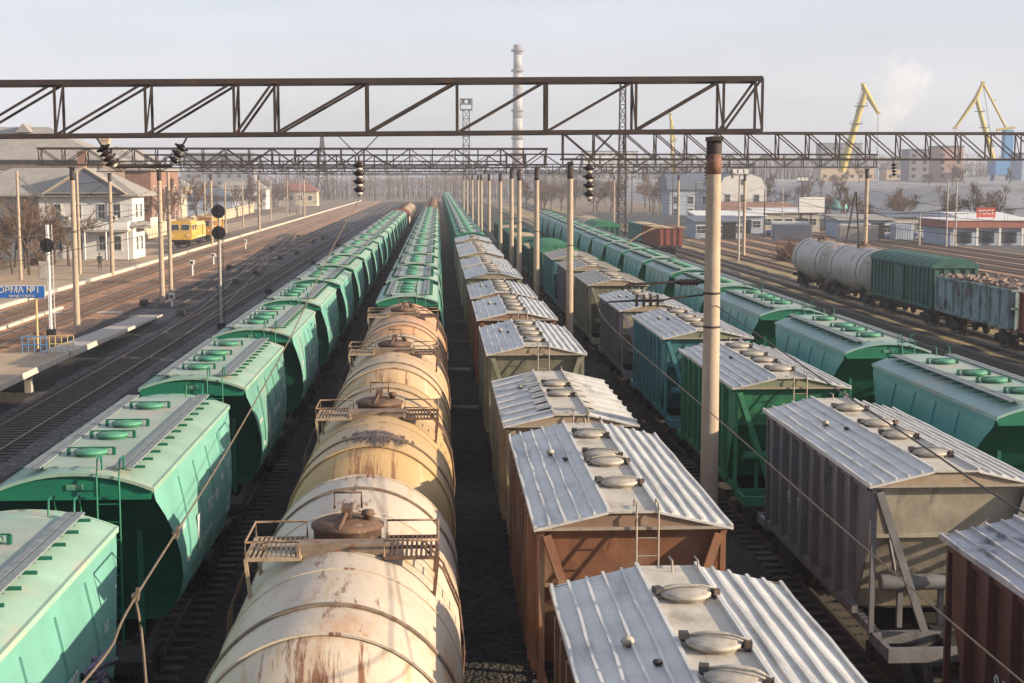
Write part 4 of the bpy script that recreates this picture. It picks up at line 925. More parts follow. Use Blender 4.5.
# ------------------------------------------------------------------ insulators, brackets and wires
def istring(p, q, n, rr, label, gap=.5, m2=True):
    root = empty('insulator_string', p, 0, label, 'insulator', 'hanging insulators')
    p, q = Vector(p), Vector(q); d = q - p
    part('hanger', None, ['gantry'], lambda mb: mb.tube([(0, 0, 0), tuple(d)], .022, 6), root)
    qn = d.normalized().to_track_quat('Z', 'Y').to_matrix()
    for k in range(n):
        t = 1 - (n - k) * (1 - gap) / n * .92
        def fn(mb):
            prof = [(.05, -.05), (.07, -.02), (rr, .0), (rr, .035), (.10, .06), (.07, .10)]
            t2 = MB(); t2.lathe(prof, n=14); mb.add([qn @ Vector(v) for v in t2.v], t2.f, 0, True)
            if m2: t3 = MB(); t3.lathe([(.075, .08), (.085, .12), (.05, .15)], n=10); mb.add([qn @ Vector(v) for v in t3.v], t3.f, 1, True)
        part('disc', None, ['insul', 'insul_w'], fn, root, tuple(d * t))
    return root
def px(x, y, Y):       # metres at distance Y for a sight line, used only to size this hardware
    return ((x - 438) / 1450 * Y, Y, 0)
Yg = 34
istring((-7.85, Yg, 10.73), (-7.42, Yg, 10.02), 4, .17, 'slanting insulator string at the left end of the dark cross bar', .35)
istring((-5.72, Yg, 10.75), (-6.12, Yg, 10.05), 3, .17, 'slanting insulator string at the right end of the dark cross bar', .35)
cb = part('cross_bar', None, ['gantry'], lambda mb: (mb.tube([(-7.42, Yg, 10.0), (-6.12, Yg, 10.03)], .035, 8), mb.tube([(-7.3, Yg, 9.99), (-7.42, Yg, 10.1)], .03, 6))); tag(cb, 'dark cross bar slung between two slanting insulators below the nearest gantry', 'cross bar')
vw = part('hanger_wire', None, ['wire'], lambda mb: (mb.tube([(-2.36, Yg, 10.78), (-1.83, Yg, 10.25)], .012, 5), mb.tube([(-1.3, Yg, 10.8), (-1.83, Yg, 10.25)], .012, 5), mb.box(-2.36, Yg, 10.77, .14, .1, .08), mb.box(-1.3, Yg, 10.78, .14, .1, .08))); tag(vw, 'v shaped hanger wires below the nearest gantry over the tank wagons', 'wire')
istring((-1.83, Yg, 10.25), (-1.83, Yg, 9.32), 4, .14, 'vertical insulator string hanging above the tank wagons', .12)
istring((4.1, Yg, 10.8), (3.53, Yg, 10.2), 0, .1, 'thin slanting rod below the nearest gantry left of the mast')
istring((3.53, Yg, 10.2), (3.53, Yg, 9.2), 4, .15, 'vertical insulator string hanging left of the thick mast', .12)
for i, (x, y, z, n) in enumerate([(5.4 * 2.6, 96, 10.3, 4), (9.9 * 2.6, 127, 10.4, 4), (24.0, 100, 10.5, 4), (14.6, 76, 10.6, 3)]):
    istring((x, y if y in (76, 127) else 76, z + .2), (x + .1, y if y in (76, 127) else 76, z - .7), n, .14, 'small insulator string below the gantry over the right yard, %s from the left' % ['second', 'fourth', 'third', 'first'][i], .2)
# bracket on the thick mast
br = empty('mast_bracket', (6.47, 34, 7.2), 0, 'bracket arms with horizontal insulators on the thick mast', 'bracket')
part('arm', None, ['gantry'], lambda mb: (mb.tube([(-.2, 0, .1), (-.9, 0, .10), (-2.0, 0, .05), (-2.15, 0, -.08)], .035, 6), mb.tube([(-.2, 0, -.2), (-.95, 0, -.28)], .025, 6)), br)
def hs_fn(n, x0, dx, z, rr):
    def fn(mb):
        for k in range(n): mb.tube([(x0 + dx * k - .025, 0, z), (x0 + dx * k + .025, 0, z)], rr, 14)
        mb.tube([(x0 - .1, 0, z), (x0 + dx * n, 0, z)], .03 if rr > .1 else .05, 8)
    return fn
part('insulator', None, ['insul'], hs_fn(6, -.75, .075, .1, .085), br)
part('insulator', None, ['insul'], lambda mb: (hs_fn(4, -1.80, .165, -.33, .15)(mb), mb.tube([(-1.8, 0, -.33), (-2.45, 0, -.36)], .025, 6), mb.tube([(-2.45, 0, -.36), (-2.75, 0, -.5)], .02, 6), mb.tube([(-1.2, 0, -.33), (-.95, 0, -.28)], .02, 6)), br)
part('registration_tube', None, ['grate'], lambda mb: mb.tube([(-2.05, 0, 1.0), (-1.75, 0, 1.22), (-1.45, 0, 1.36), (-1.2, 0, 1.4)], .022, 6), br)

def wire(name, pts, r, label, m='wire', knots=()):
    # sample a smooth curve through points
    P = [Vector(p) for p in pts]; out = []
    for i in range(len(P) - 1):
        p0, p1, p2, p3 = P[max(i - 1, 0)], P[i], P[i + 1], P[min(i + 2, len(P) - 1)]
        for k in range(8):
            t = k / 8; out.append(.5 * ((2 * p1) + (p2 - p0) * t + (2 * p0 - 5 * p1 + 4 * p2 - p3) * t * t + (3 * p1 - p0 - 3 * p2 + p3) * t ** 3))
    out.append(P[-1])
    def fn(mb):
        mb.tube(out, r, 6)
        for kp in knots:
            mb.box(kp[0], kp[1], kp[2], .05, .07, .06); mb.box(kp[0] + .02, kp[1], kp[2] + .04, .03, .03, .07)
    o = part(name, None, [m], fn); tag(o, label, 'wire', 'overhead wires'); return o
wire('contact_wire', [(-2.45, 3, 6.9), (-2.37, 9.5, 6.42), (-2.45, 11.5, 6.4), (-2.43, 17, 6.68), (-2.42, 24, 7.2), (-2.2, 30, 8.28), (-1.84, 34, 9.24)], .011, 'twisted cable with knots sagging over the leftmost train', 'cable', [(-2.45, 11.5, 6.4), (-2.45, 13.3, 6.46)])
wire('dropper_wire', [(-2.45, 11.5, 6.38), (-2.38, 11.4, 6.0), (-2.3, 11.3, 4.7)], .012, 'short wire hanging down from the knot of the twisted cable', 'cable')
wire('feeder_wire', [(6.55, 34, 6.76), (6.5, 24, 6.35), (6.48, 19, 6.18), (6.49, 15.5, 6.05), (6.5, 8, 6.0)], .013, 'dark cable running from the thick mast down to the right edge')
wire('contact_wire', [(3.75, 34, 6.72), (3.91, 32, 6.38), (4.54, 23, 5.84), (4.88, 17, 5.52), (5.29, 12.5, 5.19), (5.6, 8, 5.0)], .009, 'thin grey wire crossing the violet and rust red hopper wagons', 'cable')
for i, (x, y0, y1, z) in enumerate([(-16.6, 40, 420, 6.9), (-21, 116, 420, 6.9), (-26.6, 60, 420, 6.9), (-31, 60, 420, 6.9), (29.5, 76, 380, 6.9), (33.4, 76, 380, 6.9), (42.5, 90, 380, 6.9)]):
    def catw(mb):
        for a in range(int(y0), int(y1), 50):
            pts = [(x, a + 50 * k / 6, z + 1.6 - 1.2 * (1 - ((k / 3) - 1) ** 2)) for k in range(7)]
            mb.tube(pts, .018, 4, caps=False); mb.tube([(x, a, z - .4), (x, a + 50, z - .4)], .018, 4, caps=False)
            for k in (1, 2, 3, 4, 5): mb.tube([pts[k], (x, pts[k][1], z - .4)], .01, 3, caps=False)
    o = part('catenary_wire', None, ['wire'], catw)
    tag(o, ['contact and carrier wires over the dark track beside the pale green train', 'contact and carrier wires beginning at the paired masts', 'contact and carrier wires over the nearer rusty brown track', 'contact and carrier wires over the rusty brown track along the white kerb', 'contact and carrier wires left of the short tank wagon row', 'contact and carrier wires over the short tank wagon row', 'contact and carrier wires over the right hand yard'][i], 'wire', 'overhead wires')

# ------------------------------------------------------------------ signals
def signal(loc, h, heads, label, wm, box=False, facing=0):
    root = empty('railway_signal', loc, facing, label, 'signal', 'black headed railway signals')
    part('post', None, [wm, 'black'], lambda mb: (mb.tube([(0, 0, 0), (0, 0, h)], .085, 10, 0), mb.box(0, 0, .15, .5, .5, .5, 1)), root)
    part('ladder', None, ['black' if wm == 'conc' else wm], lambda mb: [mb.tube([(sx, .28, .3), (sx, .28, h)], .02, 4) for sx in (-.18, .18)] + [mb.tube([(-.18, .28, .5 + k * .35), (.18, .28, .5 + k * .35)], .015, 4) for k in range(int((h - .5) / .35))], root)
    for z in heads:
        hd = part('signal_head', 'shead', ['black'], lambda mb: (mb.tube([(0, -.30, 0), (0, -.26, 0)], .45, 28), mb.tube([(0, -.28, 0), (0, .12, 0)], [.24, .20], 12), mb.box(0, -.05, -.02, .12, .5, .12)), root, (0, 0, z))
        for zz in (.17, -.17):
            part('lamp_hood', 'shood', ['black', 'lens'], lambda mb: (mb.tube([(0, -.31, 0), (0, -.62, .02)], [.13, .12], 12, 0, caps=False), mb.tube([(0, -.315, 0), (0, -.325, 0)], .11, 14, 1)), hd, (0, 0, zz))
    if box: part('control_box', None, ['conc'], lambda mb: (mb.box(-.35, .1, 4.1, .55, .4, 1.2), mb.box(-.35, -.12, 4.1, .45, .03, 1.0)), root)
    return root
signal((-14.4, 96.5, G), 8.1, (7.75, 6.35), 'two headed black signal beside the pale green train', 'conc')
signal((-24.6, 93, G), 7.0, (5.72,), 'single black signal head on a white post at the left', 'white', True)
# small white track side lamps
for i, (x, y, h) in enumerate([(-25.2, 150, 1.2), (-25.8, 168, 1.0), (-12.9, 118, .6), (-27, 205, 1.0), (-20.6, 113, .7)]):
    r_ = empty('shunting_lamp', (x, y, G), 0, 'small white %s' % ['lamp post left of the paired masts\' foot', 'lamp post between the rusty tracks before the yellow vehicle', 'marker beside the leftmost train', 'marker further along the rusty tracks', 'box at the foot of the ramp'][i], 'lamp', 'small trackside lamps')
    part('post', None, ['white'], lambda mb: mb.tube([(0, 0, 0), (0, 0, h)], .09, 8), r_); part('lamp_head', None, ['white', 'black'], lambda mb: (mb.box(0, 0, h + .15, .4, .35, .45), mb.tube([(0, -.18, h + .15), (0, -.3, h + .15)], .13, 10, 1)), r_)

# ------------------------------------------------------------------ platform sign, fences
sg = empty('platform_sign', (-20.45, 74.6, 1.1), 0, 'blue enamel platform name sign on yellow posts at the left edge', 'sign')
part('board', None, ['sign_blue', 'frame_w'], lambda mb: (mb.box(-1.6, 0, 2.9, 4.1, .06, .60, 0), mb.box(-1.6, .02, 2.9, 4.16, .05, .66, 1)), sg)
for x in (0, -3.1): part('post', 'sgpost', ['tyellow'], lambda mb: mb.tube([(0, .06, 0), (0, .06, 2.6)], .055, 8), sg, (x, 0, 0))
def flat(x, z, y=-.04): return Matrix.Translation((x, y, z)) @ Matrix.Rotation(math.pi / 2, 4, 'X')
text_mesh('lettering', 'ПЛАТФОРМА №1', .43, 'frame_w', sg, flat(-1.6, 3.0)); text_mesh('lettering', 'ВИХІД У МІСТО', .16, 'frame_w', sg, flat(-.7, 2.68))
for i in range(2):
    f_ = empty('railing', (-20.0 + i * 1.25, 72.4 + i * .3, 1.1), 0, ['low blue railing under the blue platform sign', 'low yellow railing at the end of the raised platform'][i], 'railing')
    mm = ['crane_b', 'tyellow'][i]
    part('rails', None, [mm], lambda mb: [mb.tube([(-.6, 0, z), (.6, 0, z)], .03, 5) for z in (.45, .85)] + [mb.tube([(-.6 + .3 * k, 0, .0), (-.6 + .3 * k, 0, .85)], .022, 5) for k in range(5)], f_)
def fence(loc_pts, h, m, label, step=3.0):
    p0 = Vector(loc_pts[0]); root = empty('fence', p0, 0, label, 'fence', 'fences along the station')
    def pf(mb):
        for a, b in zip(loc_pts, loc_pts[1:]):
            a, b = Vector(a) - p0, Vector(b) - p0; mb.beam(a + Vector((0, 0, h / 2)), b + Vector((0, 0, h / 2)), .12, h)
    part('panel', None, [m], pf, root)
    def qf(mb):
        for a, b in zip(loc_pts, loc_pts[1:]):
            a, b = Vector(a) - p0, Vector(b) - p0; n = max(1, int((b - a).length / step))
            for k in range(n + 1): q = a + (b - a) * k / n; mb.box(q.x, q.y, h / 2 + .08, .26, .26, h + .16)
    part('post', None, [m], qf, root)
fence([(-58, 128, G), (-42.6, 136, G), (-42.6, 142, G)], 3.1, 'cream_wall', 'pale concrete wall at the far left edge')
fence([(-47, 215, G), (-48, 260, G), (-50, 330, G), (-54, 430, G)], 2.4, 'cream_wall', 'cream concrete fence behind the left platform')
fence([(36, 330, G), (60, 300, G), (78, 282, G)], 2.0, 'conc', 'grey concrete fence below the houses on the right')

# ------------------------------------------------------------------ people
def person(loc, rz, coatm, label, scale=1.0):
    root = empty('person', loc, rz, label, 'person', 'people on the left platform'); root.scale = (scale,) * 3
    bm_ = bpy.data.meshes.new('body')
    J = {'pel': ((0, 0, .95), .15), 'ch': ((0, -.01, 1.28), .18), 'nk': ((0, 0, 1.47), .07), 'hd': ((0, -.01, 1.60), .095), 'top': ((0, 0, 1.70), .08),
         'ls': ((-.20, 0, 1.40), .075), 'le': ((-.27, .02, 1.13), .055), 'lw': ((-.26, -.08, .90), .04), 'lf': ((-.25, -.10, .80), .035),
         'rs': ((.20, 0, 1.40), .075), 're': ((.27, .03, 1.13), .055), 'rw': ((.25, -.05, .90), .04), 'rf': ((.24, -.07, .80), .035),
         'lh': ((-.10, 0, .88), .11), 'lk': ((-.11, -.03, .49), .075), 'la': ((-.11, .02, .09), .05), 'lt': ((-.12, -.15, .04), .04),
         'rh': ((.10, 0, .88), .11), 'rk': ((.12, .02, .49), .075), 'ra': ((.12, .08, .09), .05), 'rt': ((.13, -.09, .04), .04)}
    E_ = [('pel', 'ch'), ('ch', 'nk'), ('nk', 'hd'), ('hd', 'top'), ('ch', 'ls'), ('ls', 'le'), ('le', 'lw'), ('lw', 'lf'), ('ch', 'rs'), ('rs', 're'), ('re', 'rw'), ('rw', 'rf'),
          ('pel', 'lh'), ('lh', 'lk'), ('lk', 'la'), ('la', 'lt'), ('pel', 'rh'), ('rh', 'rk'), ('rk', 'ra'), ('ra', 'rt')]
    ks = list(J); bm_.from_pydata([J[k][0] for k in ks], [(ks.index(a), ks.index(b)) for a, b in E_], [])
    o = bpy.data.objects.new('body', bm_); COL.objects.link(o)
    md = o.modifiers.new('s', 'SKIN')
    for i, k in enumerate(ks): bm_.skin_vertices[0].data[i].radius = (J[k][1], J[k][1] * .85)
    bm_.skin_vertices[0].data[0].use_root = True
    o.modifiers.new('u', 'SUBSURF').levels = 1
    me = bpy.data.meshes.new_from_object(o.evaluated_get(bpy.context.evaluated_depsgraph_get())); me.name = 'body'
    for k in ('trouser', coatm, 'skin'): me.materials.append(M[k])
    for p in me.polygons:
        c = p.center; p.material_index = 2 if (c.z > 1.49 or (abs(c.x) > .2 and c.z < .90)) else (1 if c.z > .80 else 0); p.use_smooth = True
    bpy.data.objects.remove(o)
    b = bpy.data.objects.new('body', me); COL.objects.link(b); b.parent = root
    part('hair', 'hair', ['hair'], lambda mb: mb.lathe([(.0, .155), (.07, .14), (.105, .08), (.11, .02), (.09, -.03), (.02, -.04)], (0, .025, 1.62), 12), root)
person((-35.7, 155, .10), .4, 'coat', 'person in dark clothes standing on the platform before the white station house')
person((-40.5, 398, G + .02), .2, 'coat', 'person in a dark coat far along the left platform')
person((-38.6, 400, G + .02), 1.2, 'coat2', 'person in a brown coat far along the left platform')

# ------------------------------------------------------------------ yellow rail service vehicles
def railcar(loc, L, m1, m2, label):
    root = empty('rail_service_car', loc, 0, label, 'rail vehicle', 'yellow service vehicles on the left track')
    h = L / 2
    part('body', None, [m1, m2], lambda mb: (mb.prism([(-1.5, 1.15), (1.5, 1.15), (1.55, 1.6), (1.5, 3.5), (1.2, 3.75), (-1.2, 3.75), (-1.5, 3.5), (-1.55, 1.6)], -h, -h + 4.5, 0), mb.box(0, 2.2, 2.2, 2.9, L - 4.6, 2.0, 1), mb.box(0, -h - .06, 1.35, 2.9, .12, .5, 0), mb.box(0, 2.2, 3.3, 2.6, L - 4.9, .3, 1)), root)
    for x in (-.72, .72): part('windscreen', 'rcw', ['window', 'frame_w'], lambda mb: (mb.box(0, 0, 0, .98, .04, .75, 0), mb.box(0, .02, 0, 1.1, .03, .87, 1)), root, (x, -h - .03, 2.85))
    for y in (-h + 1.2, -h + 3.2): part('window', 'rcs', ['window', 'frame_w'], lambda mb: (mb.box(0, 0, 0, .04, 1.0, .75, 0), mb.box(-.02, 0, 0, .03, 1.12, .87, 1)), root, (1.56, y, 2.8))
    for k in range(3): part('side_panel', 'rcp', [m1], lambda mb: (mb.box(0, 0, 0, .06, 1.8, 1.3)), root, (1.47, -h + 6 + k * 2.4, 2.2))
    for x in (-1.1, 1.1): part('headlight', 'rch', ['white'], lambda mb: mb.tube([(0, 0, 0), (0, -.08, 0)], .12, 12), root, (x, -h - .12, 1.75))
    part('roof_gear', None, ['grate', 'rusty'], lambda mb: (mb.box(0, -h + 2, 3.85, 1.4, 2.2, .3, 0), mb.box(0, .5, 3.72, .5, L - 5, .1, 0), mb.box(0, 3, 3.7, 1.2, 2.9, .6, 0), mb.tube([(-.4, 1, 3.5), (-.4, 4, 4.2)], .1, 6, 1), mb.tube([(.9, -h + 1, 3.7), (.9, -h + 1, 4.4)], .06, 6, 1)), root)
    part('underframe', None, ['steel'], lambda mb: mb.box(0, 0, 1.0, 2.6, L - .2, .4), root)
    for s in (-1, 1): 
        b = part('bogie', 'bogie', ['steel'], bogie_fn, root, (0, s * (h - 2.0), 0))
        for yy in (-.925, .925): part('wheelset', 'wheelset', ['wheel'], wheelset_fn, b, (0, yy, 0))
railcar((-36.2, 213, 0), 13, 'yellow', 'pale_yellow', 'yellow rail service car with windscreen facing the camera, on the left track')
railcar((-36.2, 231, 0), 13, 'orange', 'yellow', 'orange rail service car coupled behind the yellow one')

# ------------------------------------------------------------------ buildings
def bldg(name, loc, rz, label, cat='building', group=None): return empty(name, loc, rz, label, cat, group)
def win(root, x, y, z, w, h, face, fm='frame_w', pane='window'):
    # face: 's' faces -y, 'e' faces +x, 'w' faces -x
    f = part('window', ('win', w, h, face), [fm], lambda mb: (mb.box(0, 0, 0, w + .2, .08, h + .2) if face == 's' else mb.box(0, 0, 0, .08, w + .2, h + .2)), root, (x, y, z))
    def pf(mb):
        o = -.05 if face != 'e' else .05
        for i in (-1, 1):
            for j in (-1, 1):
                if face == 's': mb.box(i * w / 4, -.05, j * h / 4, w / 2 - .06, .03, h / 2 - .06)
                else: mb.box(o, i * w / 4, j * h / 4, .03, w / 2 - .06, h / 2 - .06)
    part('pane', ('pane', w, h, face), [pane], pf, f)
def hip(mb, x0, x1, y0, y1, z, h, inset, over=.5, m=0):
    x0 -= over; x1 += over; y0 -= over; y1 += over; ym = (y0 + y1) / 2; xm = (x0 + x1) / 2
    if (x1 - x0) > (y1 - y0): a, b = (x0 + inset, ym, z + h), (x1 - inset, ym, z + h)
    else: a, b = (xm, y0 + inset, z + h), (xm, y1 - inset, z + h)
    c = [(x0, y0, z), (x1, y0, z), (x1, y1, z), (x0, y1, z), a, b]
    if (x1 - x0) > (y1 - y0): mb.add(c, [(0, 1, 5, 4), (1, 2, 5), (2, 3, 4, 5), (3, 0, 4)], m)
    else: mb.add(c, [(0, 1, 4), (1, 2, 5, 4), (2, 3, 5), (3, 0, 4, 5)], m)
    mb.box(xm, ym, z - .1, x1 - x0, y1 - y0, .2, m)
# white station house
b = bldg('station_house', (-36.5, 176, G), 0, 'two storey white station house with hipped grey roof by the left platform')
part('wall', None, ['white_wall', 'conc'], lambda mb: (mb.b2(-11, 0, 0, 7, 0, 7.9, 0), mb.b2(-20, -11.01, 2, 12, 0, 7.6, 0), mb.b2(-11.1, .12, -.12, 7.1, 3.85, 4.1, 1), mb.b2(.01, 1.9, 1.5, 7, 3.9, 4.12, 1)), b)
def shr(mb):
    hip(mb, -20, 0, 0, 10, 7.95, 3.2, 5.5, .9)
    mb.add([(-10, -1.2, 8.1), (-.5, -1.2, 8.1), (-5.2, -1.2, 11.1), (-5.2, 5, 11.1), (-10, 5, 8.1), (-.5, 5, 8.1)], [(0, 2, 3, 4), (1, 5, 3, 2), (0, 1, 2)], 0)
part('roof', None, ['slate', 'slate_blue'], shr, b)
part('gable_infill', None, ['slate_blue', 'cream_wall'], lambda mb: (mb.add([(-9.2, -1.25, 8.3), (-1.4, -1.25, 8.3), (-5.2, -1.25, 10.8)], [(0, 1, 2)], 0), mb.beam((-10.2, -1.3, 8.05), (-5.2, -1.3, 11.2), .12, .3, 1, up=(0, 1, 0)), mb.beam((-.3, -1.3, 8.05), (-5.2, -1.3, 11.2), .12, .3, 1, up=(0, 1, 0))), b)
for x in (-8.8, -6.4, -3.6, -1.8):
    for z in (2.2, 6.0): win(b, x, -.03, z, .8, 1.7, 's')
for z in (2.1, 6.0):
    for y in (2.2, 4.8): win(b, .03, y, z, .8, 1.6, 'e')
part('balcony_rail', None, ['white'], lambda mb: [mb.tube([(1.8, 1.6 + .25 * k, 4.1), (1.8, 1.6 + .25 * k, 5.1)], .03, 4) for k in range(22)] + [mb.tube([(1.8, 1.6, 5.1), (1.8, 7, 5.1)], .05, 4)], b)
part('drainpipe', None, ['conc'], lambda mb: mb.tube([(-2.7, -.15, 0), (-2.7, -.15, 7.8)], .07, 6), b)
part('skirt_roof', None, ['slate'], lambda mb: mb.add([(-10.9, 0, 4.75), (-.1, 0, 4.75), (.9, -1.1, 4.25), (-11.9, -1.1, 4.25), (-.0, 7, 4.75), (.9, 8, 4.25), (-10.9, 0, 4.6), (-.1, 0, 4.6), (.9, -1.1, 4.12), (-11.9, -1.1, 4.12)], [(0, 1, 2, 3), (1, 4, 5, 2), (6, 9, 8, 7), (3, 2, 8, 9)]), b)
part('balcony', None, ['white', 'conc'], lambda mb: (mb.b2(-5.4, -.2, -1.9, -.02, 3.6, 3.8, 1), mb.b2(-5.4, -.2, -1.95, -1.85, 3.82, 4.75, 0), mb.b2(-.3, -.2, -1.84, -.02, 3.82, 4.75, 0), [mb.tube([(x, -1.8, 0), (x, -1.8, 3.6)], .09, 8, 0) for x in (-5.3, -2.8, -.3)]), b)
part('door', None, ['brick'], lambda mb: mb.box(-10.0, -.05, 1.1, 1.1, .08, 2.2), b)
for x in (-7.7, -2.2): part('air_conditioner', 'acu', ['frame_w', 'black'], lambda mb: (mb.box(0, -.2, 0, .8, .35, .6), mb.tube([(0, -.38, 0), (0, -.40, 0)], .22, 12, 1)), b, (x, 0, 5.2))
part('chimney', None, ['brick'], lambda mb: (mb.b2(-7.5, -6.6, 5, 6, 10, 13), mb.b2(-7.6, -6.5, 4.9, 6.1, 13, 13.2)), b)
b = bldg('old_house', (-62, 232, G), 0, 'large old house with wide pale hipped roof and dark walls at the upper left')
part('wall', None, ['dark_wall'], lambda mb: mb.b2(-24, 9.5, 0, 16, 0, 12.7), b)
part('roof', None, ['slate'], lambda mb: hip(mb, -24, 9.5, 0, 16, 12.9, 5.2, 11, .8), b)
part('dormer', None, ['slate', 'dark_wall'], lambda mb: (mb.prism([(-5.2, 17.2), (-2.8, 17.2), (-4, 18.6)], 5, 9, 0), mb.b2(-4.8, -3.2, 5.5, 8, 16.2, 17.2, 1)), b)
for x in (-20, -15.5, -11, -6.5, -2, 2.5, 7): win(b, x, -.03, 9.6, 1.5, 2.6, 's'); win(b, x, -.03, 4.6, 1.4, 2.0, 's')
b = bldg('brick_warehouse', (-54, 252, G), 0, 'long brick warehouse with pale grey roof behind the station house')
part('wall', None, ['brick'], lambda mb: mb.b2(-8, 5, 0, 26, 0, 11.2), b)
part('roof', None, ['slate'], lambda mb: hip(mb, -8, 5, 0, 26, 11.4, 4.0, 4.5, .7), b)
for y in (3, 8, 13, 18, 23): win(b, 5.03, y, 7.5, 1.2, 2.0, 'e'); win(b, 5.03, y, 3.0, 1.2, 2.0, 'e')
part('chimney', None, ['tan_wall'], lambda mb: (mb.b2(-4, -2.6, 3, 4.4, 13, 16.4), mb.b2(-4.15, -2.45, 2.85, 4.55, 16.4, 16.7)), b)
for x in (-5.5, -1.5, 2.5): win(b, x, -.03, 7.5, 1.2, 2.0, 's')
# low sheds and houses further along the left
HS = [(-66, 330, 16, 10, 5.5, 'cream_wall', 'slate', 'cream house with grey roof beyond the left fence'), (-58, 372, 12, 10, 4.6, 'blue_wall', 'slate_blue', 'small blue walled house beyond the left fence'),
      (-82, 420, 20, 12, 7.5, 'tan_wall', 'slate', 'tan house among bare trees, far left'), (-63, 468, 16, 12, 6.2, 'white_wall', 'slate', 'white house among bare trees left of the distant tracks'),
      (-50, 520, 14, 10, 5.2, 'cream_wall', 'red_roof', 'small cream house with red roof by the distant left tracks')]
for (x, y, sx, sy, h, wm, rm, lab) in HS:
    b = bldg('house', (x, y, G), 0, lab, 'house', 'houses beyond the left fence')
    part('wall', None, [wm], lambda mb: mb.b2(-sx / 2, sx / 2, 0, sy, 0, h), b); part('roof', None, [rm], lambda mb: hip(mb, -sx / 2, sx / 2, 0, sy, h + .15, 2.6, 4, .5), b)
    for k in range(int(sx / 3.4)):
        win(b, -sx / 2 + 1.8 + k * 3.3, -.03, h * .55, 1.2, 1.6, 's')
# right: house with blue mansard roof
b = bldg('mansard_house', (58, 338, G), 0, 'white house with dark blue mansard roof and lit gable, right of centre', 'house')
part('wall', None, ['blue_wall', 'white_wall'], lambda mb: (mb.b2(-4, 7.2, 0, 12, 0, 7.2, 0), mb.b2(7.21, 18.5, -1.5, 12, 0, 7.4, 1), mb.prism([(7.25, 7.41), (18.45, 7.41), (17.2, 10.0), (12.8, 11.4), (8.4, 10.0)], -1.49, -1.2, 1)), b)  # white house; the left wing's blue shade is put into its wall colour
part('roof', None, ['slate_blue'], lambda mb: (mb.prism([(6.8, 7.3), (18.9, 7.3), (17.6, 10.2), (12.8, 11.9), (8.0, 10.2)], -1.15, 12.6, 0), mb.prismx([(-.7, 7.25), (12.6, 7.25), (11.2, 10.0), (6, 11.2), (.7, 10.0)], -4.7, 6.75, 0)), b)
for x in (-2.4, 1, 4.4): win(b, x, -.03, 4.8, 1.3, 1.7, 's'); win(b, x, -.03, 2.0, 1.3, 1.7, 's')
for x in (9.4, 12.8, 16.2): win(b, x, -1.53, 5.2, 1.2, 1.8, 's'); win(b, x, -1.53, 2.0, 1.2, 1.6, 's')
win(b, 12.8, -1.53, 9.0, 1.2, 1.3, 's')
b = bldg('low_house', (66, 300, G), 0, 'low house with terracotta roof just right of the big mast', 'house')
part('wall', None, ['cream_wall'], lambda mb: mb.b2(-9, 10, 0, 8, 0, 3.1), b); part('roof', None, ['brick'], lambda mb: hip(mb, -9, 10, 0, 8, 3.2, 1.8, 3.5, .5), b)
for x in (-7, -4, -1, 2, 5, 8): win(b, x, -.03, 1.8, 1.0, 1.2, 's')
# row of low sheds
SH = [(52, 256, 12, 3.2, 'blue_wall', 'white', 'low blue walled shed with white roof near the big mast'), (64, 262, 11, 3.6, 'conc', 'white', 'long low shed with white roof left of the billboard'),
      (70.5, 236, 9, 3.0, 'blue_wall', 'slate', 'pale blue shed below the billboard'), (81, 240, 11, 3.4, 'conc', 'slate_blue', 'grey shed behind the leaning mast pair'), (46, 236, 8, 2.8, 'blue_wall', 'slate_blue', 'small blue workshop in front of the pale sheds'), (93, 243, 11, 3.2, 'blue_wall', 'white', 'blue shed left of the red roofed shop')]
for (x, y, L, h, wm, rm, lab) in SH:
    b = bldg('shed', (x, y, G), 0, lab, 'shed', 'low sheds in front of the pale slope')
    part('wall', None, [wm], lambda mb: mb.b2(-L / 2, L / 2, 0, 9, 0, h), b)
    part('roof', None, [rm], lambda mb: mb.add([(-L / 2 - .4, -.5, h + .12), (L / 2 + .4, -.5, h + .12), (L / 2 + .4, 9.5, h + .8), (-L / 2 - .4, 9.5, h + .8), (-L / 2 - .4, -.5, h + .01), (L / 2 + .4, -.5, h + .01), (L / 2 + .4, 9.5, h + .4), (-L / 2 - .4, 9.5, h + .4)], [(0, 1, 2, 3), (4, 7, 6, 5), (0, 4, 5, 1), (1, 5, 6, 2), (0, 3, 7, 4)]), b)
    part('door', None, ['black'], lambda mb: mb.box(L * .2, -.04, 1.3, 2.2, .06, 2.6), b)
    for x2 in (-L * .38, -L * .2, -.02 * L, L * .38): win(b, x2, -.03, h * .55, 1.4, 1.2, 's')
b = bldg('red_roofed_shop', (84.5, 211, G), 0, 'long shop with red fascia and red roof sign at the right edge', 'shop')
part('wall', None, ['blue_wall'], lambda mb: mb.b2(-9, 30, 0, 12, 0, 2.6), b)
part('roof', None, ['red_roof', 'white'], lambda mb: (mb.b2(-9.6, 30.6, -.8, 12.6, 2.62, 3.7, 0), mb.b2(-9.8, 30.8, -1.0, 12.8, 3.71, 3.85, 1)), b)
for k in range(12):
    part('pillar', 'shpil', ['white'], lambda mb: mb.box(0, 0, 1.3, .3, .3, 2.6), b, (-8.6 + k * 3.4, -.6, 0))
    part('shop_window', 'shwin', ['window'], lambda mb: mb.box(0, 0, 1.2, 2.2, .06, 1.7), b, (-6.9 + k * 3.4 if k < 11 else 29.2, -.05, 0))
sgn = empty('roof_sign', (80.6, 210.6, 3.7), 0, 'red board with white lettering standing on the red shop roof', 'sign')
part('board', None, ['sign_red'], lambda mb: (mb.box(0, 0, 1.0, 2.8, .12, 1.4), mb.box(-1.2, .1, .1, .1, .1, .4), mb.box(1.2, .1, .1, .1, .1, .4)), sgn)
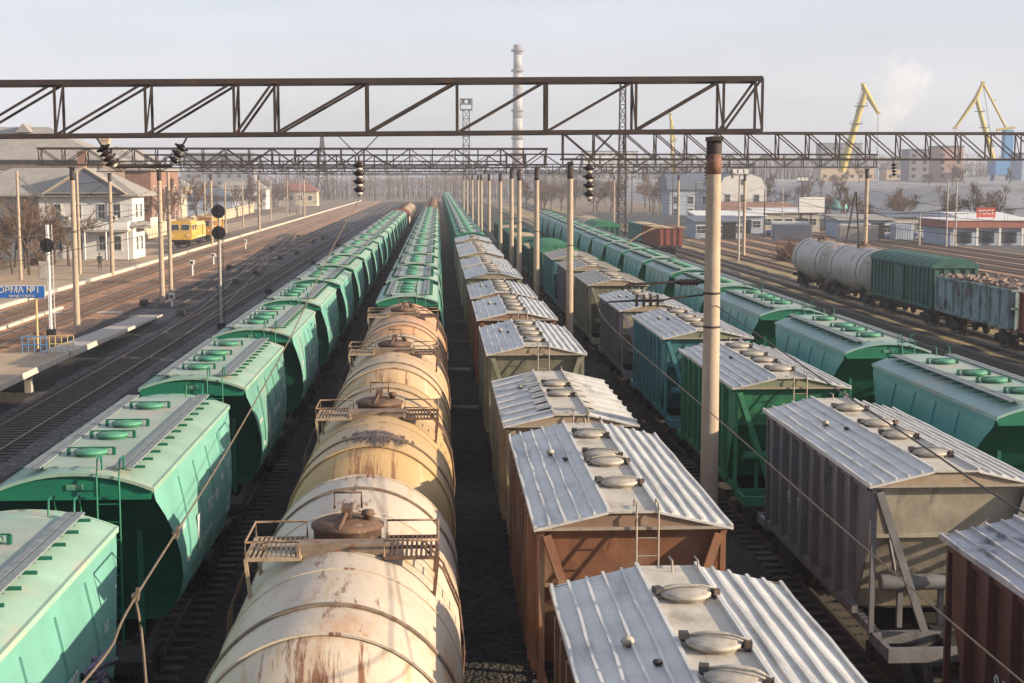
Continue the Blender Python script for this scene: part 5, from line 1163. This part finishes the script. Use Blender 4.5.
text_mesh('lettering', 'РОСІ', .9, 'white', sgn, flat(0, 1.0, -.08))
bb = empty('billboard', (64.8, 250, G), 0, 'blank white billboard on a pole in front of the pale slope', 'billboard')
part('panel', None, ['white', 'gantry_far'], lambda mb: (mb.box(0, 0, 5.3, 4.5, .25, 2.7, 0), mb.box(0, .16, 5.3, 4.65, .1, 2.85, 1)), bb); part('pole', None, ['gantry_far'], lambda mb: mb.tube([(0, .3, 0), (0, .3, 4.5)], .15, 8), bb)
cn = empty('canopy', (80.5, 292, G), 0, 'teal rounded canopy roof beside the billboard', 'canopy')
part('roof', None, ['teal_dome'], lambda mb: mb.lathe([(2.6, 0), (2.4, .9), (1.8, 1.7), (.9, 2.2), (0, 2.4)], (0, 0, 3.6), 20), cn); part('support', None, ['gantry_far'], lambda mb: [mb.tube([(2.2 * math.cos(a), 2.2 * math.sin(a), 0), (2.2 * math.cos(a), 2.2 * math.sin(a), 3.7)], .12, 6) for a in (0.7, 2.3, 3.9, 5.5)], cn)
# apartment blocks on and beyond the hill
AB = [(221, 620, 11, 14, 9, 'pink_wall', 'pinkish apartment block on the skyline left of the blue crane'), (214, 640, 9, 13, 9, 'grey_wall', 'grey apartment block beside the pinkish one'), (218, 780, 22, 19, 9, 'grey_wall', 'wide grey block behind the first crane'),
      (196, 690, 26, 5.5, 9, 'tan_wall', 'low tan building on top of the pale slope'), (228, 700, 20, 5, 9, 'tan_wall', 'second low tan building on top of the pale slope, to the right'), (66, 760, 40, 10, 3, 'grey_wall', 'far grey hall right of the tall chimney'),
      (-95, 640, 30, 20, 0, 'grey_wall', 'far grey block above the trees on the left'), (-170, 600, 34, 22, 0, 'tan_wall', 'far tan block above the trees on the left'), (95, 800, 30, 15, 9, 'white_wall', 'pale far block above the blue mansard house'), (240, 560, 24, 10, 9, 'blue_wall', 'pale blue block below the blue crane')]
for (x, y, L, h, z, wm, lab) in AB:
    b = bldg('apartment_block', (x, y, z), 0, lab, 'building', 'far blocks on the skyline')
    part('wall', None, [wm], lambda mb: mb.b2(-L / 2, L / 2, 0, 12, -2, h), b); part('roof', None, ['slate_blue'], lambda mb: mb.b2(-L / 2 - .3, L / 2 + .3, -.3, 12.3, h + .01, h + .6), b)
    nx, nz = int(L / 4), int(h / 3)
    for i in range(nx):
        for j in range(nz):
            part('window', 'farwin', ['window'], lambda mb: mb.box(0, 0, 0, 1.6, .08, 1.5), b, (-L / 2 + 2 + i * (L - 4) / max(1, nx - 1), -.05, 1.6 + j * 3))

# ------------------------------------------------------------------ chimney, lattice masts, cranes
ch = empty('chimney_stack', (48.5, 890, G), 0, 'tall pale factory chimney with dark bands, in the centre distance', 'chimney')
part('shaft', None, ['stack', 'stack_b'], lambda mb: [mb.lathe([(3.5 - 1.1 * a / 90, a), (3.5 - 1.1 * b_ / 90, b_ - .02)], n=24, m=k % 2) for k, (a, b_) in enumerate([(0, 14), (14, 24), (24, 33), (33, 37), (37, 46), (46, 50), (50, 59), (59, 64), (64, 73), (73, 76), (76, 84), (84, 90)])], ch)
for z in (33.5, 50, 74, 86): part('platform', 'chpl', ['stack_b'], lambda mb: mb.lathe([(2.5, 0), (3.9, 0), (3.9, 1.2), (3.8, 1.2), (3.8, .2), (2.5, .2)], n=24), ch, (0, 0, z))
def lattice(loc, h, w, m, label, head=0, w1=None):
    root = empty('lattice_mast', loc, 0, label, 'lattice mast'); w1 = w1 or w
    def fn(mb):
        n = int(h / (w * 1.3)); sgn_ = [(-1, -1), (1, -1), (1, 1), (-1, 1)]
        t = w * .09
        for (a, b_) in sgn_: mb.beam((a * w / 2, b_ * w / 2, 0), (a * w1 / 2, b_ * w1 / 2, h), t * 1.3)
        for k in range(n):
            z0, z1 = h * k / n, h * (k + 1) / n; s0, s1 = (w + (w1 - w) * k / n) / 2, (w + (w1 - w) * (k + 1) / n) / 2
            for i in range(4):
                a, b_ = sgn_[i], sgn_[(i + 1) % 4]
                mb.beam((a[0] * s1, a[1] * s1, z1), (b_[0] * s1, b_[1] * s1, z1), t); 
                p_, q_ = (a, b_) if k % 2 else (b_, a); mb.beam((p_[0] * s0, p_[1] * s0, z0), (q_[0] * s1, q_[1] * s1, z1), t)
    part('lattice', None, [m], fn, root)
    if head:
        def hf(mb):
            for z in (0, head * .55, head):
                for (a, b_) in (((-1, -1), (1, -1)), ((1, -1), (1, 1)), ((1, 1), (-1, 1)), ((-1, 1), (-1, -1))): mb.beam((a[0] * head * .55, a[1] * head * .55, z), (b_[0] * head * .55, b_[1] * head * .55, z), .25)
            for a in (-1, 1):
                for b_ in (-1, 1): mb.beam((a * head * .55, b_ * head * .55, 0), (a * head * .55, b_ * head * .55, head), .25)
            mb.box(0, 0, .1, head * 1.1, head * 1.1, .15)
            for a in (-.3, .3): mb.box(a * head, -head * .55, head * .75, head * .3, .3, head * .3)
        part('floodlight_cage', None, [m], hf, root, (0, 0, h))
    return root
lattice((9.7, 500, G), 33, 2.2, 'gantry_far', 'thin floodlight lattice mast left of the tall chimney', 3.6)
lattice((31.4, 248, G), 26, 1.35, 'gantry_far', 'dark lattice mast behind the nearest gantry right of centre', 0, .9)
lattice((-55, 700, G), 30, 6, 'gantry_far', 'small far pylon above the trees left of centre', 0, .8)
rr_ = empty('leaning_mast', (49.5, 172, G), 0, 'pair of thin masts leaning together beside the short tank wagon row', 'mast')
part('leg', None, ['gantry_far'], lambda mb: mb.tube([(-1.0, 0, 0), (.35, 0, 8.3)], .11, 6), rr_); part('leg', None, ['gantry_far'], lambda mb: mb.tube([(1.1, 0, 0), (.45, 0, 8.3)], .11, 6), rr_)
part('brace', None, ['gantry_far'], lambda mb: mb.tube([(-.35, 0, 4), (.8, 0, 4)], .07, 5), rr_)
RP = [(739.6, 172, 10.2, 'black and white floodlight pole between the big mast and the billboard', True), (673, 325, 10.6, 'thin pole with small head over the red brown wagon', False), (653, 360, 6.2, 'short pole with cross arm left of the blue mansard house', False), (632, 340, 10.4, 'thin pole left of the blue mansard house', False),
      (783, 260, 8.6, 'thin white lamp pole left of the billboard', False), (802, 262, 9.2, 'pole behind the billboard', True), (948, 205, 9.7, 'pole left of the pale one before the red roofed shop', False), (957, 207, 9.7, 'pale pole before the red roofed shop', False), (921, 210, 5.0, 'short dark pole before the pale blue sheds', False), (696, 280, 9.0, 'thin pole partly behind the big mast', False), (765, 240, 8, 'grey pole over the yard tracks', False)]
for (pxx, Y, h, lab, fl) in RP:
    m_ = mast((at_px(pxx, Y), Y, G), h, lab, (.09, .14), 'conc' if 'white' in lab or 'pale' in lab else 'gantry_far', 'lamp_pole', False, 'poles of the right hand yard')
    if fl: part('floodlight', None, ['gantry_far', 'white'], lambda mb: (mb.box(0, 0, h + .1, 2.0, .8, .12), [mb.box(a, -.35, h + .55, .5, .3, .5, 1) for a in (-.7, 0, .7)], mb.tube([(-1, -.4, h + .9), (1, -.4, h + .9)], .03, 4)), m_)
    elif 'cross arm' in lab: part('cross_arm', None, ['gantry_far'], lambda mb: mb.box(0, 0, h - .3, 3.0, .15, .15), m_)
    else: part('lamp_head', None, ['conc'], lambda mb: (mb.tube([(0, 0, h - .05), (.9, 0, h + .1)], .05, 5), mb.box(1.1, 0, h + .08, .6, .25, .14)), m_)
def crane(loc, joints, label, tower, wd=1.5):
    root = empty('harbour_crane', loc, 0, label, 'crane', 'harbour cranes on the skyline')
    part('boom', None, ['crane_y'], lambda mb: mb.tube([joints[0], joints[1]], [wd * .95, wd * .62], 8), root)
    part('jib', None, ['crane_y'], lambda mb: (mb.tube([joints[2], joints[1], joints[3]], [wd * .45, wd * .7, wd * .36], 8), mb.box(joints[3][0], joints[3][1], joints[3][2], 1.5, 1.2, 1.0), mb.box(joints[2][0], 0, joints[2][2], 1.4, 1.2, 1.2)), root)
    if len(joints) > 4: part('stay', None, ['crane_y'], lambda mb: (mb.tube([joints[2], joints[4]], wd * .34, 6), mb.box((joints[2][0] + joints[4][0]) / 2 - 1, 0, (joints[2][2] + joints[4][2]) / 2 + 3, 2.4, .4, .4)), root)
    def plat(mb):
        a, b_ = Vector(joints[0]), Vector(joints[1])
        for t in (.35, .6, .82):
            q = a.lerp(b_, t); mb.box(q.x, q.y, q.z, wd * 2.6, wd * 2.0, .25); mb.tube([(q.x - wd * 1.3, 0, q.z + 1.1), (q.x + wd * 1.3, 0, q.z + 1.1)], .08, 4); mb.tube([(q.x + wd * 1.3, 0, q.z), (q.x + wd * 1.3, 0, q.z + 1.1)], .08, 4)
    part('walkway', None, ['gantry_far'], plat, root)
    part('hoist_rope', None, ['wire'], lambda mb: (mb.tube([joints[3], (joints[3][0], 0, max(joints[3][2] - 22, 2))], .12, 4), mb.tube([joints[2], joints[0]], .12, 4)), root)
    if tower: part('machinery_house', None, ['crane_b', 'crane_y'], lambda mb: (mb.box(tower[0], 0, tower[1], 3.6, 4, tower[2], 0), mb.box(tower[0] - .5, 0, tower[1] - tower[2] / 2 - 2, 12, 9, 6, 0), mb.beam((tower[0] - 5, 0, tower[1] + tower[2] / 2), (tower[0] + 3, 0, tower[1] + tower[2] / 2 + 1), 1, m=1),
        mb.beam((tower[0], -5, -12), (tower[0] - 1, -2, tower[1] - tower[2] / 2), 1.2), mb.beam((tower[0] - 6, 5, -12), (tower[0] - 4, 2, tower[1] - tower[2] / 2), 1.2)), root)
def cj(x, y, Y, x0, z0): return (at_px(x, Y) - x0, 0, 9.75 + (178 - y) * Y / 1450 - z0)
Y = 610
x0 = at_px(842, Y)
crane((x0, Y, 12), [cj(841, 172, Y, x0, 12), cj(863, 92, Y, x0, 12), cj(860, 85, Y, x0, 12), cj(876, 113, Y, x0, 12)], 'yellow crane boom with drooping tip, left of its taller neighbour', None, 1.9)
x0 = at_px(1000, Y)
crane((x0, Y, 12), [cj(996, 172, Y, x0, 12), cj(973, 98, Y, x0, 12), cj(979, 83, Y, x0, 12), cj(953, 128, Y, x0, 12), cj(1006, 132, Y, x0, 12)], 'yellow harbour crane with blue machinery tower at the right edge', (2.5, 11, 14), 1.4)
x0 = at_px(669, 640)
crane((x0, 640, 12), [cj(673, 175, 640, x0, 12), cj(670, 120, 640, x0, 12), cj(669, 115, 640, x0, 12), cj(674, 140, 640, x0, 12)], 'small distant yellow crane jib left of the big mast', None, .9)

# ------------------------------------------------------------------ parked cars
def car(loc, rz, m, label):
    root = empty('parked_car', loc, rz, label, 'car', 'cars parked by the sheds')
    part('body', 'carb' + m, [m], lambda mb: mb.prismx([(-2.1, .35), (2.1, .35), (2.15, .7), (1.9, .85), (1.0, .95), (.4, 1.4), (-1.1, 1.42), (-1.7, .98), (-2.1, .9)], -.82, .82), root)
    part('side_window', 'carw', ['window'], lambda mb: [mb.prismx([(.85, .97), (.35, 1.34), (-1.05, 1.35), (-1.5, .99)], s * .83 - .01, s * .83 + .01) for s in (-1, 1)], root)
    for x in (-.75, .75):
        for y in (-1.3, 1.3): part('wheel', 'carwh', ['tyre'], lambda mb: mb.tube([(-.1, 0, .32), (.1, 0, .32)], .32, 14), root, (x, y, 0))
for i, (pxx, Y, m, lab) in enumerate([(985, 228, 'car_dark', 'dark parked car in front of the red roofed shop'), (1005, 230, 'car_dark', 'second dark parked car before the shop, nearer the right edge'), (935, 232, 'car_white', 'white parked car left of the red roofed shop'), (858, 240, 'car_white', 'white parked car below the pale sheds'), (905, 236, 'car_blue', 'dark blue parked car before the blue shed'), (778, 250, 'car_blue', 'blue parked car left of the billboard pole')]):
    car((at_px(pxx, Y), Y, G), math.pi / 2, m, lab)

# ------------------------------------------------------------------ trees, bushes
def tree_mesh(seed, H, spread, twigs, m, up=.5):
    rng = random.Random(seed); mb = MB()
    def grow(p, d, L, r, lv):
        q = p + d * L; mid = p + d * L * .5 + Vector((rng.uniform(-1, 1), rng.uniform(-1, 1), 0)) * L * .05
        mb.tube([p, mid, q], [r, r * .8, r * .6], 5 if lv < 2 else 3, 0 if lv < 3 else 1, caps=False)
        if lv >= 5: return
        n = rng.choice((3, 4)) if lv < 4 else twigs
        for k in range(n):
            a = rng.uniform(0, 6.28); b_ = rng.uniform(.35, .95) * spread
            u = d.cross(Vector((math.cos(a), math.sin(a), .3))).normalized()
            nd = (d * math.cos(b_) + u * math.sin(b_)); nd.z += up * .25; nd.normalize()
            t = rng.uniform(.45, 1.0); grow(p + d * L * t, nd, L * rng.uniform(.55, .8), max(r * .58, .036), lv + 1)
    grow(Vector((0, 0, 0)), Vector((rng.uniform(-.06, .06), rng.uniform(-.06, .06), 1)).normalized(), H * .32, H * .018, 0)
    return mb
TM = {}
def tree(loc, seed, H, label, group, s=1.0):
    kk = seed % 5
    if kk not in TM:
        mb = tree_mesh(kk * 11 + 3, 14, [.8, .95, .7, 1.05, .6][kk], 4, None, [.5, .3, .7, .2, .9][kk]); a, b_ = MB(), MB()
        for f, mi, sm in zip(mb.f, mb.m, mb.s):
            t = a if mi == 0 else b_; t.add([mb.v[i] for i in f], [tuple(range(len(f)))], 0, False)
        TM[kk] = (a.mesh('trunk', ['bark']), b_.mesh('crown', ['twig']))
    r_ = empty('bare_tree', loc, random.uniform(0, 6.28), label, 'tree', group); r_.scale = (H / 14 * s, H / 14 * s, H / 14)
    for nm, me in zip(('trunk', 'crown'), TM[kk]):
        o = bpy.data.objects.new(nm, me); COL.objects.link(o); o.parent = r_
rt = random.Random(21)
def z_at(x, y):
    t = min(1, max(0, (y - 298 - 8 * math.sin(x * .03)) / 80)); t = t * t * (3 - 2 * t); tx = min(1, max(0, (x - 84) / 60)); tx = tx * tx * (3 - 2 * tx)
    return G - .05 + (9.6 + 2.0 * math.sin(x * .021 + 1) + .9 * math.sin(y * .04)) * t * tx if x > 78 and y > 288 else G
n = 0
def tag_tree(x, y, H, where, s=1.0):
    global n
    tree((x, y, z_at(x, y) - .1), n, H, '%s, %s' % (where[0], where[1]), where[2], s); n += 1
for k in range(49):
    y = 190 + k * 8.6 + rt.uniform(-4, 4); x = -46.5 - rt.uniform(0, 1) ** 1.5 * 30 - (y - 200) * .01
    tag_tree(x, y, rt.uniform(8, 12.5), ('bare brown tree behind the cream fence', '%s along the left side' % ordn(k), 'bare trees along the left side'))
for k in range(20):
    y = 130 + k * 2.1 + rt.uniform(-1, 1); x = -40.5 - (k % 4) * 2.3 - rt.uniform(0, 1.5) - (k < 8) * 1.5
    tag_tree(x, y, rt.uniform(7, 10.5), ('small bare tree beside the old house', '%s from the camera at the far left' % ordn(k), 'small bare trees at the far left'))
for k in range(44):
    x = 30 + k * 1.9 + rt.uniform(-2, 2); y = 430 + rt.uniform(-50, 70)
    tag_tree(x * .9, y, rt.uniform(10, 14), ('bare tree on the waste ground right of centre', '%s from the left' % ordn(k).replace('nearest', 'first'), 'bare trees right of centre'))
for k in range(18):
    x = 74 + k * 2.6 + rt.uniform(-2, 2); y = 268 + rt.uniform(-3, 12)
    tag_tree(x, y, rt.uniform(7.5, 11.5), ('bare tree in front of the pale slope', '%s from the billboard' % ordn(k), 'bare trees before the pale slope'))
for k in range(16):
    x = 105 + k * 9 + rt.uniform(-3, 3); y = 410 + rt.uniform(0, 70)
    tag_tree(x, y, rt.uniform(6, 10), ('bare tree on top of the pale slope', '%s from the left' % ordn(k).replace('nearest', 'first'), 'bare trees on the pale slope'))
# far woods: one mass of thin stems and twigs
def wood_fn(mb):
    rng = random.Random(9)
    for k in range(5200):
        x = rng.uniform(-430, 620); y = 640 + rng.uniform(0, 260) + abs(x) * .1
        if 60 < x < 300 and y < 720: y += 120
        h = rng.uniform(8, 15); z = (9 if x > 90 else G)
        tp = Vector((x + rng.uniform(-.8, .8), y, z + h)); mb.tube([(x, y, z), tp], [.16, .05], 3, 0, caps=False)
        for j in range(5):
            t = rng.uniform(.3, .95); a = rng.uniform(0, 6.28); l = rng.uniform(1.2, 3.4) * (1.1 - t * .5)
            p = Vector((x, y, z + h * t)); q = p + Vector((math.cos(a) * l, math.sin(a) * l, l * rng.uniform(.5, 1.4)))
            mb.add([p, p + Vector((.12, .12, .25)), q], [(0, 1, 2)], 1); q2 = q + Vector((rng.uniform(-1, 1), rng.uniform(-1, 1), 1)); mb.add([(p + q) / 2, (p + q) / 2 + Vector((.15, .1, .2)), q2], [(0, 1, 2)], 1)
o = struct('far_wood', ['bark', 'twig'], wood_fn, 'stuff'); tag(o, 'far brown belt of bare trees closing the view', 'woods')
def far_hill(mb):
    vs = []; nn = 80
    for i in range(nn + 1):
        x = -700 + 1600 * i / nn
        hh = 7 + 4 * math.sin(x * .011) + 3 * math.sin(x * .027 + 2) + (5 if x > 120 else 0)
        for (yy, zz) in ((930, G - .2), (1010, max(2, hh)), (1180, max(3, hh * 1.15)), (1350, G - .2)): vs.append((x, yy, zz))
    mb.add(vs, [(4 * i + j, 4 * i + 4 + j, 4 * i + 5 + j, 4 * i + 1 + j) for i in range(nn) for j in range(3)], 0, True)
struct('far_hill', ['hillside'], far_hill)
def bush(loc, s, seed, label, group, twiggy=130):
    def fn(mb):
        rng = random.Random(seed)
        for k in range(twiggy):
            a = rng.uniform(0, 6.28); e = rng.uniform(.25, 1.45); l = rng.uniform(.5, 1.0) * s; r0 = rng.uniform(0, .45) * s
            p = Vector((math.cos(a * 3) * r0, math.sin(a * 3) * r0, 0)); d = Vector((math.cos(a) * math.cos(e), math.sin(a) * math.cos(e), math.sin(e)))
            mid = p + d * l * .6 + Vector((rng.uniform(-.1, .1), rng.uniform(-.1, .1), .05)) * s; mb.tube([p, mid, p + d * l + Vector((rng.uniform(-.15, .15), rng.uniform(-.15, .15), .1)) * s], [.03 * s ** .5, .02, .008], 3, caps=False)
    o = part('bush', None, ['bush'], fn, None, loc); tag(o, label, 'bush', group)
bush((42.3, 173, G), 3.2, 1, 'lone reddish bush in dry grass between the big mast and the tank wagons', 'dry bushes', 260)
bush((21.5, 178, G), 1.6, 5, 'small dry bush beside the teal hopper train', 'dry bushes')
for k, (x, y, s) in enumerate([(-46, 128, 3.6), (-49, 133, 4.2), (-47, 150, 3.4), (-50, 158, 4.5), (-45, 120, 3.0), (-52, 143, 5), (-55, 150, 5.2), (-44.5, 165, 2.4)]):
    bush((x, y, G), s, 30 + k, 'tangled brown bush at the far left, %s from the camera' % ['third', 'fourth', 'sixth', 'seventh', 'second', 'fifth', 'eighth', 'ninth'][k], 'dry bushes', 380)

# ------------------------------------------------------------------ air
hz = bpy.data.materials.new('haze'); hz.use_nodes = True
hn, hl = hz.node_tree.nodes, hz.node_tree.links; hn.clear()
pv = hn.new("ShaderNodeVolumePrincipled"); pv.inputs["Color"].default_value = (0.80, 0.86, 1.0, 1); pv.inputs["Density"].default_value = 0.00034; pv.inputs["Anisotropy"].default_value = 0.0
ho = hn.new("ShaderNodeOutputMaterial"); hl.new(pv.outputs[0], ho.inputs["Volume"]); M['haze'] = hz
struct('haze', ['haze'], lambda mb: mb.b2(-800, 1000, -70, 1410, -1.3, 108), 'stuff')

sm = bpy.data.materials.new('smoke'); sm.use_nodes = True
sn, sl_ = sm.node_tree.nodes, sm.node_tree.links; sn.clear()
tcs = sn.new("ShaderNodeTexCoord"); nzs = sn.new("ShaderNodeTexNoise"); nzs.inputs["Scale"].default_value = 2.2; nzs.inputs["Detail"].default_value = 4
sl_.new(tcs.outputs["Object"], nzs.inputs["Vector"])
ln = sn.new("ShaderNodeVectorMath"); ln.operation = 'LENGTH'; sl_.new(tcs.outputs["Object"], ln.inputs[0])
ml = sn.new("ShaderNodeMath"); ml.operation = 'MULTIPLY'; ml.inputs[1].default_value = .5; sl_.new(ln.outputs["Value"], ml.inputs[0])
sb = sn.new("ShaderNodeMath"); sb.operation = 'SUBTRACT'; sl_.new(nzs.outputs[0], sb.inputs[0]); sl_.new(ml.outputs[0], sb.inputs[1])
mrs = sn.new("ShaderNodeMapRange"); mrs.inputs[1].default_value = .08; mrs.inputs[2].default_value = .4; mrs.inputs[3].default_value = 0; mrs.inputs[4].default_value = .019; sl_.new(sb.outputs[0], mrs.inputs[0])
pvs = sn.new("ShaderNodeVolumePrincipled"); pvs.inputs["Color"].default_value = (.95, .93, .88, 1); sl_.new(mrs.outputs[0], pvs.inputs["Density"])
sou = sn.new("ShaderNodeOutputMaterial"); sl_.new(pvs.outputs[0], sou.inputs["Volume"]); M['smoke'] = sm
def plume(loc, sc, lab):
    mb = MB(); mb.lathe([(1 * math.sin(math.pi * k / 10), -math.cos(math.pi * k / 10)) for k in range(1, 10)], n=20)
    o = bpy.data.objects.new('smoke_plume', mb.mesh('smoke_plume', ['smoke'])); COL.objects.link(o); o.location = loc; o.scale = sc; o['kind'] = 'stuff'; tag(o, lab, 'smoke')
plume((at_px(900, 1500), 1500, 9.75 + 92 * 1500 / 1450), (34, 30, 40), 'pale smoke plume rising between the two yellow cranes')

for k in range(14):
    y = 104 + k * 11 + rt.uniform(-3, 3); x = [-18.6, -23.2, -14.6, -19.2][k % 4] + rt.uniform(-.3, .3)
    b = empty('point_machine', (x, y, G), rt.uniform(-.1, .1), 'low dark point machine box between the fanning left tracks', 'track box', 'point machines between the left tracks')
    part('case', 'pmc', ['steel', 'conc'], lambda mb: (mb.box(0, 0, .22, .55, .8, .34, 0), mb.prismx([(-.4, .39), (.4, .39), (.3, .48), (-.3, .48)], -.25, .25, 0)), b)
    part('rod', 'pmr', ['rusty'], lambda mb: mb.tube([(.25, 0, .2), (1.4, 0, .18)], .03, 5), b)
CT = [(57, 232, 6, 'slate_blue', 'dark slate blue container beside the small workshop'), (66, 226, 6, 'conc', 'grey container below the billboard'), (88, 231, 6, 'b_rustred', 'rust red container behind the leaning masts'), (75, 232, 3, 'blue_wall', 'short pale blue container near the grey shed'), (60, 246, 6, 'white', 'white container before the long low shed'), (98, 235, 6, 'b_dkgreen', 'dark green container before the blue shed')]
for (x, y, L, m, lab) in CT:
    b = empty('container', (x, y, G), rt.uniform(-.15, .15), lab, 'container', 'containers by the sheds')
    part('body', ('cont', L), [m], lambda mb: (mb.box(0, 0, 1.3, L, 2.3, 2.5), [mb.box(-L / 2 + .2 + k * .4, -1.17, 1.3, .18, .06, 2.3) for k in range(int(L / .4))]), b)
    part('door', 'contd', [m], lambda mb: (mb.box(0, .55, 1.3, .06, 1.0, 2.2), mb.box(0, -.55, 1.3, .06, 1.0, 2.2), mb.tube([(.05, -.3, .3), (.05, -.3, 2.4)], .03, 5)), b, (L / 2 + .03, 0, 0))

plume((at_px(884, 1500), 1500, 9.75 + 62 * 1500 / 1450), (26, 22, 22), 'thin lower wisp of the smoke between the yellow cranes')
